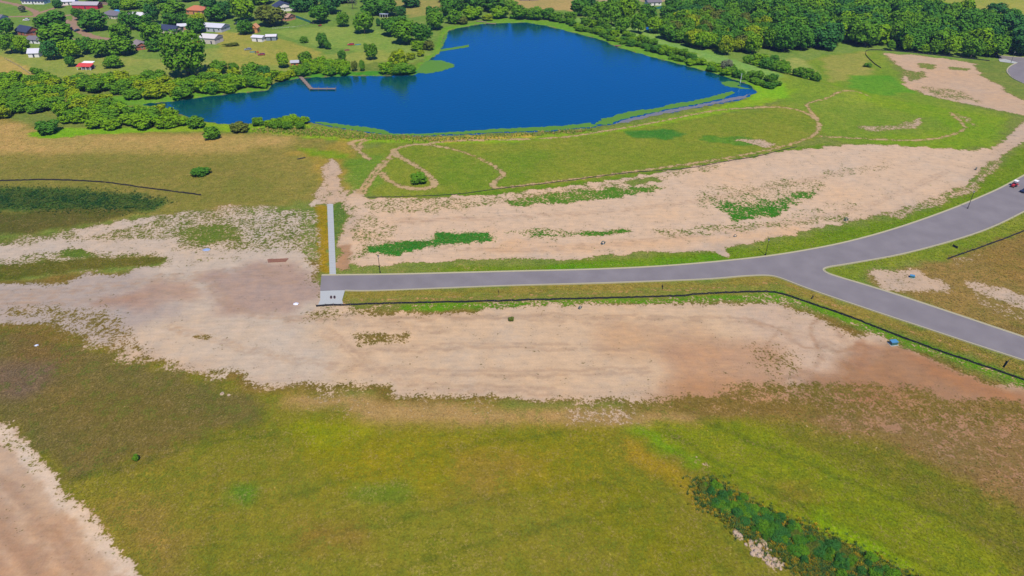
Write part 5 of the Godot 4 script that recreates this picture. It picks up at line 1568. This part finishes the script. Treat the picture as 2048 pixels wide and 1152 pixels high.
func duct_coil(label: String, p: Vector2, turn: float, k: float) -> void:
	var t := thing("duct_coil", label, "duct", Vector3(p.x, ground_y(p.x, p.y), p.y), deg_to_rad(turn))
	t.scale = Vector3.ONE * k
	var s := st_new()
	for r in 3:
		for i in 14:
			var a := TAU * i / 14.0
			var b := TAU * (i + 1) / 14.0
			var z := r * 0.13 - 0.13
			tube(s, Vector3(cos(a) * 0.55, 0.62 + sin(a) * 0.55, z), Vector3(cos(b) * 0.55, 0.62 + sin(b) * 0.55, z + 0.04), 0.08, 0.08, 6)
	inst("coil", done(s), mats["duct"], t)
	s = st_new()
	tube(s, Vector3(0.45, 0, 0), Vector3(0.95, 1.0, 0.1), 0.06, 0.05, 6)
	inst("stub", done(s), mats["utility_green"], t)
	s = st_new()
	tube(s, Vector3(0.1, 0, 0.2), Vector3(0.1, 0.9, 0.2), 0.05, 0.05, 6)
	inst("marker_stake", done(s), mats["white"], t)

func build_lots() -> void:
	silt_fence("long black silt fence below the road from its end to the right edge", pv([-59.9,-174.4,-40.6,-175.8,-3.7,-177.4,19.6,-178.5,50.9,-179.9,59.1,-181.3,75.1,-182.5,82.9,-182.2,89.3,-178.0,101.0,-168.6,111.4,-159.0,121.4,-150.7,136.4,-139.3,148.3,-130.1]))
	silt_fence("low black silt fence between the lawn and the upper lot", pv([-57.6,-251.0,-24.9,-253.8,-6.9,-259.0,15.8,-264.9,48.4,-275.1,75.0,-279.9,94.4,-287.7,109.8,-293.5,122.9,-300.6,134.1,-306.1]), 2.8, 0.32)
	silt_fence("curved black silt fence across the left meadow", pv([-237.6,-264.9,-214.0,-266.9,-195.7,-267.9,-171.7,-265.9,-155.1,-261.4,-141.1,-257.6,-123.9,-252.9]), 2.8, 0.7)
	silt_fence("black silt fence on the olive slope at the right edge", pv([148.1,-202.9,161.2,-209.4,173.7,-215.8,189.9,-224.5,215.5,-237.8]), 2.6, 0.8)
	silt_fence("black silt fence rounding the hilltop before the dense wood", pv([230.2,-436.7,230.4,-445.9,233.1,-463.9,236.5,-474.0,243.0,-480.6,260.8,-476.6,282.4,-466.4,310.1,-451.8]), 3.2, 0.7)
	for a in [["short black silt check in the swale near the road's end", [-4.1,-180.8,-4.4,-183.6]], ["short black silt check in the swale below the road's middle", [48.0,-184.2,48.2,-187.1]],
			["short black silt check in the swale beside the road fork", [93.2,-178.5,95.5,-181.3]], ["short black silt check in the swale at the lower right edge", [133.2,-145.1,136.1,-148.1]], ["short black silt check on the verge above the right-hand fence", [154.7,-211.9,156.2,-209.4]]]:
		silt_fence(a[0], pv(a[1]), 1.9, 1.0)
	street_lamp("black street lamp at the road's end by the path", pv([-43.5,-194.2])[0], 6.6)
	street_lamp("black street lamp on the verge above the road fork", pv([87.1,-205.6])[0], 6.4)
	street_lamp("black street lamp on the verge where the road bends right", pv([176.2,-241.2])[0], 7.5)
	street_lamp("black street lamp at the far cul-de-sac", pv([318.9,-449.4])[0], 7.0)
	utility_box("green utility box with a blue lid at the lower lot's fence", pv([107.9,-155.7])[0], 10, 1.25)
	utility_box("small teal utility box on the bare patch in the road fork", pv([130.6,-191.4])[0], -20, 0.9)
	duct_coil("grey-green duct coil with white marker on the upper lot, leftmost", pv([32.1,-213.3])[0], 20, 1.15)
	duct_coil("small duct coil on the upper lot between two larger ones", pv([80.2,-218.8])[0], -10, 0.8)
	duct_coil("teal duct coil with a bent stub on the upper lot, rightmost", pv([125.1,-231.2])[0], 0, 1.1)
	duct_coil("dark duct coil on the lower lot just below the silt fence", pv([20.7,-173.3])[0], 30, 0.9)
	duct_coil("dark duct coil at the narrow right end of the upper lot", pv([200.6,-278.9])[0], 60, 0.9)
	var wp := pv([134.3,-407.1])[0]
	var wt := thing("marker_pole", "thin white marker pole at the lake's right corner", "pole", Vector3(wp.x, ground_y(wp.x, wp.y), wp.y))
	var ws := st_new()
	tube(ws, Vector3(0, -0.2, 0), Vector3(0, 5.5, 0), 0.12, 0.10, 8)
	inst("pole", done(ws), mats["white"], wt)
	ws = st_new()
	tube(ws, Vector3(0, 5.5, 0), Vector3(0, 5.7, 0), 0.2, 0.08, 8)
	inst("cap", done(ws), mats["white"], wt)
	# rusty pipes on the pad
	var a := pv([-79.5,-201.9])[0]
	var t := thing("pipe_stack", "rusty brown pipes lying on the pad left of the road's end", "pipes", Vector3(a.x, ground_y(a.x, a.y), a.y), deg_to_rad(3))
	for i in 4:
		var s := st_new()
		tube(s, Vector3(-3.6 + i * 0.2, 0.12, -0.9 + i * 0.6), Vector3(3.4 - i * 0.15, 0.12, -1.1 + i * 0.6), 0.13, 0.13, 8)
		inst("pipe", done(s), mats["rust"], t)
	a = pv([-94.2,-291.1])[0]
	t = thing("black_pipe", "black pipe end lying in the meadow left of the path", "pipe", Vector3(a.x, ground_y(a.x, a.y), a.y), deg_to_rad(28))
	var s2 := st_new()
	tube(s2, Vector3(-1.8, 0.2, 0), Vector3(1.8, 0.3, 0), 0.22, 0.22, 10)
	inst("tube", done(s2), mats["black"], t)
	# red tractor with white canopy mowing the verge
	a = pv([206.3,-261.4])[0]
	t = thing("tractor", "red tractor with a white canopy mowing the right-hand verge", "tractor", Vector3(a.x, ground_y(a.x, a.y), a.y), deg_to_rad(215))
	var s := st_new()
	box(s, Vector3(0.9, 1.05, 0), Vector3(1.7, 0.65, 0.75))
	box(s, Vector3(1.78, 1.0, 0), Vector3(0.12, 0.5, 0.65))
	inst("bonnet", done(s), mats["red"], t)
	inst("chassis", box_mesh("tr_ch", Vector3(0.4, 0.62, 0), Vector3(2.8, 0.3, 0.5)), mats["black"], t)
	inst("seat", box_mesh("tr_seat", Vector3(-0.6, 1.25, 0), Vector3(0.55, 0.7, 0.6)), mats["black"], t)
	for e in [-1, 1]:
		s = st_new()
		box(s, Vector3(-0.65, 1.42, 0.72 * e), Vector3(1.25, 0.1, 0.5))
		box(s, Vector3(-1.22, 1.1, 0.72 * e), Vector3(0.1, 0.6, 0.5))
		inst("mudguard", done(s), mats["red"], t)
		wheel(t, Vector3(-0.65, 0.72, e * 0.75), 0.72, 0.42)
		wheel(t, Vector3(1.4, 0.42, e * 0.65), 0.42, 0.28)
		for x in [-1.15, 0.05]:
			inst("canopy_post", box_mesh("tr_post", Vector3(0, 1.9, 0), Vector3(0.07, 1.5, 0.07)), mats["black"], t).position = Vector3(x, 0, 0.55 * e)
	inst("canopy", box_mesh("tr_can", Vector3(-0.55, 2.68, 0), Vector3(1.7, 0.1, 1.5)), mats["white"], t)
	inst("mower_deck", box_mesh("tr_deck", Vector3(-2.2, 0.3, 0), Vector3(1.3, 0.28, 2.1)), mat("deck_pink", lin(0.42, 0.20, 0.18), 0.6), t)
	# limestone rocks beside the brush
	var spots := pv([48.4,-89.8,49.7,-90.2,51.0,-90.3,48.7,-88.7,50.0,-89.0,51.1,-88.7,49.0,-87.7,50.1,-87.6,51.2,-87.3,49.5,-86.6,50.5,-86.3,51.4,-86.1,50.6,-85.3,51.5,-84.9,52.0,-84.4,52.6,-83.9,45.8,-92.3,46.3,-91.8,46.8,-91.4,48.0,-87.3,47.6,-89.2,51.9,-88.0,52.1,-85.6,51.1,-89.6,-74.8,-134.8,-73.0,-134.3])
	for i in spots.size():
		var g := RandomNumberGenerator.new()
		g.seed = 900 + i % 5
		var key := "rock%d" % (i % 5)
		if not meshes.has(key):
			var sp := SphereMesh.new()
			sp.radial_segments = 8
			sp.rings = 5
			var arr := sp.get_mesh_arrays()
			var vv: PackedVector3Array = arr[Mesh.ARRAY_VERTEX]
			var fn := FastNoiseLite.new()
			fn.seed = i
			fn.frequency = 1.3
			s = st_new()
			for ii: int in arr[Mesh.ARRAY_INDEX]:
				var v := vv[ii]
				s.add_vertex(v * (1.0 + 0.55 * fn.get_noise_3dv(v * 2.0)) * Vector3(1, 0.62, 0.85))
			meshes[key] = done(s)
		var p := spots[i] + Vector2(rng.randf_range(-0.2, 0.2), rng.randf_range(-0.2, 0.2))
		var far := i >= spots.size() - 2
		var o := thing("limestone_rock", "pale limestone rock in the outcrop beside the brush" if not far else "pale stone at the lower edge of the graded lot", "rock", Vector3(p.x, ground_y(p.x, p.y) + 0.08, p.y), rng.randf() * TAU, "outcrop rocks" if not far else "stones at the lot edge")
		o.scale = Vector3.ONE * rng.randf_range(0.7, 1.35)
		inst("stone", meshes[key], mats["limestone"], o)
	# litter and spoil
	for b in [["pale blue plastic sheet scrap on the left lot", [-106.4,-209.4], Color(0.55, 0.62, 0.72), 1.6], ["white plastic scrap near the storm drain", [-66.5,-176.0], Color(0.85, 0.87, 0.9), 1.1], ["white scrap in the left foreground grass", [-134.4,-155.2], Color(0.8, 0.85, 0.95), 0.7]]:
		var p := pv(b[1])[0]
		s = st_new()
		var g2 := RandomNumberGenerator.new()
		g2.seed = int(p.x * 10)
		for i in 7:
			var q0 := Vector3(cos(TAU * i / 7.0) * b[3] * g2.randf_range(0.6, 1.1), 0.02, sin(TAU * i / 7.0) * b[3] * 0.7)
			var q1 := Vector3(cos(TAU * (i + 1) / 7.0) * b[3] * 0.85, 0.02, sin(TAU * (i + 1) / 7.0) * b[3] * 0.7)
			tri(s, Vector3(0, 0.25, 0), q0, q1)
		var o2 := inst("plastic_scrap", done(s), mat("scrap%d" % int(p.x), b[2], 0.5))
		o2.position = Vector3(p.x, ground_y(p.x, p.y) + 0.02, p.y)
		tag(o2, b[0], "scrap")

# ---------------------------------------------------------------- grass
func tuft_mesh(blades: int, seed_: int) -> ArrayMesh:
	var g := RandomNumberGenerator.new()
	g.seed = seed_
	var s := st_new()
	for i in blades:
		var a := TAU * (i + g.randf()) / blades
		var d := Vector3(cos(a), 0, sin(a))
		var e := Vector3(-d.z, 0, d.x) * g.randf_range(0.05, 0.09)
		var b := d * g.randf_range(0.02, 0.2)
		var m := b + d * 0.12 + Vector3(0, g.randf_range(0.5, 0.75), 0)
		var t := b + d * g.randf_range(0.25, 0.5) + Vector3(0, g.randf_range(0.65, 1.0), 0)
		quad(s, b - e, b + e, m + e * 0.8, m - e * 0.8)
		tri(s, m - e * 0.8, m + e * 0.8, t)
	return done(s)

func build_grass() -> void:
	var m := StandardMaterial3D.new()
	m.vertex_color_use_as_albedo = true
	m.roughness = 0.9
	m.metallic_specular = 0.15
	m.cull_mode = BaseMaterial3D.CULL_DISABLED
	m.backlight_enabled = true
	m.backlight = lin(0.05, 0.06, 0.01)
	var road_a := pv([-69.6,-192.9,-4.0,-195.1,54.8,-199.3,100.2,-209.1,143.3,-226.8,190.4,-254.3,286.3,-323.8,266.5,-283.8,196.6,-238.3,155.2,-214.4,113.7,-199.6,106.0,-197.0,109.6,-189.5,132.7,-172.0,168.6,-140.1,161.9,-131.4,130.6,-154.8,97.9,-180.2,85.1,-191.7,60.8,-188.9,-3.8,-185.1,-53.0,-182.5,-51.5,-175.2,-60.3,-174.7])
	var path_a := pv([-60.0,-192.0,-73.2,-247.0,-70.1,-247.0,-57.1,-192.0])
	var layers := [
		["field_grass", "short grass and weeds covering the fields in the foreground", 78.0, 165.0, 190000, 0.22, 0.5],
		["meadow_grass", "grass and weeds on the verges, lots and meadows in the middle distance", 165.0, 380.0, 190000, 0.24, 0.6]]
	# tall weeds: golden flowers leading to the brush, dark scrub in the left meadow
	for q in [["wildflowers", "golden wildflowers and tall weeds around the lower right brush", [41.3,-105.9,45.1,-105.4,51.1,-99.2,61.7,-92.8,72.7,-85.2,82.3,-77.1,79.2,-71.3,66.5,-73.2,56.3,-83.5,47.2,-92.8,40.1,-100.6], 8000, 0.7, 0.7],
			["dark_scrub", "dark green scrub filling the hollow in the left meadow", [-231.6,-256.2,-208.8,-258.5,-196.8,-259.0,-157.8,-254.3,-137.0,-247.9,-140.0,-241.2,-162.8,-240.4,-187.2,-242.5,-221.6,-241.7], 4500, 0.6, 0.9],
			["lot_weeds", "bright weeds in a long patch on the upper lot", [-50.0,-210.8,-39.7,-214.4,-27.5,-216.9,-27.6,-221.4,-8.0,-221.0,-7.1,-216.6,-27.1,-212.9,-40.3,-206.3,-49.0,-208.7], 1300, 0.25, 0.6],
			["shore_reeds", "straw-tipped reeds along the near shore of the lake", [-127.9,-328.6,-99.9,-330.0,-94.6,-328.6,-63.5,-319.1,-29.6,-316.4,8.7,-321.7,38.4,-328.6,38.2,-325.8,-5.8,-317.7,-41.2,-312.5,-77.4,-316.4,-112.8,-323.1,-127.0,-325.8], 2500, 0.8, 0.9]]:
		var g := RandomNumberGenerator.new()
		g.seed = 77
		var poly := pv(q[2])
		var lo := Vector2(1e9, 1e9)
		var hi := -lo
		for p in poly:
			lo = lo.min(p)
			hi = hi.max(p)
		var buf := PackedFloat32Array()
		var n := 0
		while n < int(q[3]):
			var p := Vector2(g.randf_range(lo.x, hi.x), g.randf_range(lo.y, hi.y))
			if not Geometry2D.is_point_in_polygon(p, poly): continue
			p += Vector2(g.randfn(), g.randfn()) * (2.6 if q[0] == "dark_scrub" else 1.3)
			var c := Color(0.05, 0.11, 0.012)
			var pick := g.randf()
			match q[0]:
				"wildflowers":
					c = Color(0.34, 0.23, 0.012) if pick < 0.2 else (Color(0.14, 0.17, 0.015) if pick < 0.5 else Color(0.05, 0.12, 0.03))
				"dark_scrub":
					c = Color(0.022, 0.075, 0.018) if pick + 0.9 * hn.get_noise_2d(p.x * 5.0, p.y * 5.0) < 0.5 else Color(0.085, 0.13, 0.022)
				"lot_weeds":
					c = Color(0.06, 0.19, 0.02) if pick < 0.6 else Color(0.09, 0.19, 0.02)
				"shore_reeds":
					c = Color(0.42, 0.30, 0.10) if pick < 0.35 else Color(0.14, 0.24, 0.02)
			var k := g.randf_range(0.75, 1.35)
			var a := g.randf() * TAU
			var w: float = q[5] * g.randf_range(0.6, 1.4)
			var h: float = q[4] * g.randf_range(0.5, 1.4)
			var y := ground_y(p.x, p.y) - 0.02
			buf.append_array([cos(a) * w, 0, sin(a) * w, p.x, 0, h, 0, y, -sin(a) * w, 0, cos(a) * w, p.y, c.r * k, c.g * k, c.b * k, 1])
			n += 1
		add_tufts(q[0], q[1], "weeds", buf, n, m)
	for l in layers:
		var g := RandomNumberGenerator.new()
		g.seed = 31 + int(l[2])
		var buf := PackedFloat32Array()
		var n := 0
		for i in int(l[4]):
			var d := sqrt(lerpf(l[2] * l[2], l[3] * l[3], g.randf()))
			var hw: float = (d * 0.8387 + 65.4) * 0.74 + 16.0
			var x := g.randf_range(-hw, hw)
			var z := -d
			var ix := int((x - MX0) / R)
			var iz := int((z - MZ0) / R)
			var dn := den.get_pixel(ix, iz).r
			if g.randf() > dn * dn * dn or g.randf() < (d - 230.0) / 150.0: continue
			var p := Vector2(x, z)
			if Geometry2D.is_point_in_polygon(p, road_a) or Geometry2D.is_point_in_polygon(p, path_a): continue
			var c := veg.get_pixel(ix, iz).srgb_to_linear()
			var k := g.randf_range(1.12, 1.66) * (1.0 if d < 165.0 else 1.04)
			var dry := g.randf()
			var pn := hn.get_noise_2d(x * 9.0, z * 9.0) + 0.6 * hn.get_noise_2d(x * 2.5 + 500.0, z * 2.5)
			if dry > 0.88 - 0.5 * pn: c = c.lerp(Color(0.27, 0.20, 0.085), 0.5)
			elif pn < -0.22: c = c.lerp(Color(0.09, 0.15, 0.015), 0.45)
			var a := g.randf() * TAU
			var w: float = l[6] * g.randf_range(0.6, 1.3)
			var h: float = l[5] * g.randf_range(0.5, 1.3)
			var y := hn.get_noise_2d(x, z) * 0.12 - 0.16
			if z < -280: y = ground_y(x, z) - 0.02
			if y < WATER + 0.02: continue
			buf.append_array([cos(a) * w, 0, sin(a) * w, x, 0, h, 0, y, -sin(a) * w, 0, cos(a) * w, z, c.r * k, c.g * k, c.b * k, 1])
			n += 1
		add_tufts(l[0], l[1], "grass", buf, n, m)

func add_tufts(called: String, label: String, category: String, buf: PackedFloat32Array, n: int, m: Material) -> void:
	var mm := MultiMesh.new()
	mm.transform_format = MultiMesh.TRANSFORM_3D
	mm.use_colors = true
	mm.mesh = tuft_mesh(7, 5)
	mm.instance_count = n
	mm.buffer = buf
	var o := MultiMeshInstance3D.new()
	o.multimesh = mm
	o.material_override = m
	o.name = called
	add_child(o)
	tag(o, label, category, "", "stuff")

# ---------------------------------------------------------------- the scene
func _ready() -> void:
	var t0 := Time.get_ticks_msec()
	rng.seed = 20240611
	hn.seed = 5
	hn.frequency = 0.02
	hn.fractal_octaves = 3
	# camera, sky, sun
	var cam := Camera3D.new()
	cam.name = "camera"
	add_child(cam)
	cam.position = Vector3(0, 120, 0)
	cam.rotation_degrees = Vector3(-33, 0, 0)
	cam.fov = 45.197
	cam.near = 0.5
	cam.far = 12000
	cam.current = true
	var env := Environment.new()
	env.background_mode = Environment.BG_SKY
	var sm := ProceduralSkyMaterial.new()
	sm.sky_top_color = Color(0.10, 0.30, 0.70)
	sm.sky_horizon_color = Color(0.20, 0.54, 0.92)
	sm.sky_curve = 0.16
	sm.ground_bottom_color = Color(0.30, 0.31, 0.22)
	sm.ground_horizon_color = Color(0.52, 0.66, 0.80)
	sm.sun_angle_max = 1.0
	var sky := Sky.new()
	sky.sky_material = sm
	env.sky = sky
	env.tonemap_mode = Environment.TONE_MAPPER_LINEAR
	env.tonemap_exposure = EXPO
	env.sdfgi_enabled = true
	env.ssao_enabled = true
	env.ssil_enabled = true
	env.fog_enabled = true
	env.fog_density = 0.00008
	env.fog_light_color = Color(0.62, 0.74, 0.90)
	var we := WorldEnvironment.new()
	we.environment = env
	we.name = "environment"
	add_child(we)
	var sun := DirectionalLight3D.new()
	sun.name = "sun"
	sun.light_energy = 1.45
	sun.light_color = Color(1.0, 0.955, 0.89)
	sun.light_angular_distance = 0.5
	sun.shadow_enabled = true
	add_child(sun)
	var el := deg_to_rad(57.0)
	var az := deg_to_rad(-14.0)
	sun.look_at_from_position(Vector3.ZERO, Vector3(sin(az) * cos(el), -sin(el), -cos(az) * cos(el)))

	lake = pv([-200.0,-368.3,-185.5,-372.5,-163.6,-384.0,-139.4,-392.2,-139.9,-406.7,-127.2,-416.8,-98.0,-421.0,-79.9,-421.0,-58.9,-423.1,-56.8,-445.2,-53.4,-459.5,-48.2,-474.5,-48.7,-495.9,-49.5,-522.1,-46.5,-541.0,-24.8,-561.0,10.2,-566.2,25.4,-555.9,39.7,-539.3,62.9,-511.7,74.1,-487.7,91.0,-465.6,111.9,-440.6,128.6,-419.9,138.7,-402.7,138.3,-387.6,125.3,-375.1,100.6,-363.3,79.9,-352.9,59.9,-340.7,43.9,-333.4,18.6,-326.4,-5.9,-324.3,-30.0,-320.9,-46.8,-319.6,-59.0,-320.9,-74.5,-326.4,-93.6,-334.8,-101.1,-339.9,-127.0,-337.7,-146.9,-337.0,-159.2,-342.9,-176.4,-353.7,-190.3,-361.7])
	berm = pv([42.1,-579.6,66.2,-544.4,93.5,-503.9,122.7,-462.0,146.1,-430.2,159.0,-413.1,171.3,-398.0,187.4,-381.1])
	make_maps()
	print("maps ", Time.get_ticks_msec() - t0)
	build_ground()
	print("ground ", Time.get_ticks_msec() - t0)
	build_materials()
	build_setting()
	print("setting ", Time.get_ticks_msec() - t0)
	build_trees()
	print("trees ", Time.get_ticks_msec() - t0)
	build_houses()
	build_lots()
	print("things ", Time.get_ticks_msec() - t0)
	build_grass()
	print("grass ", Time.get_ticks_msec() - t0)
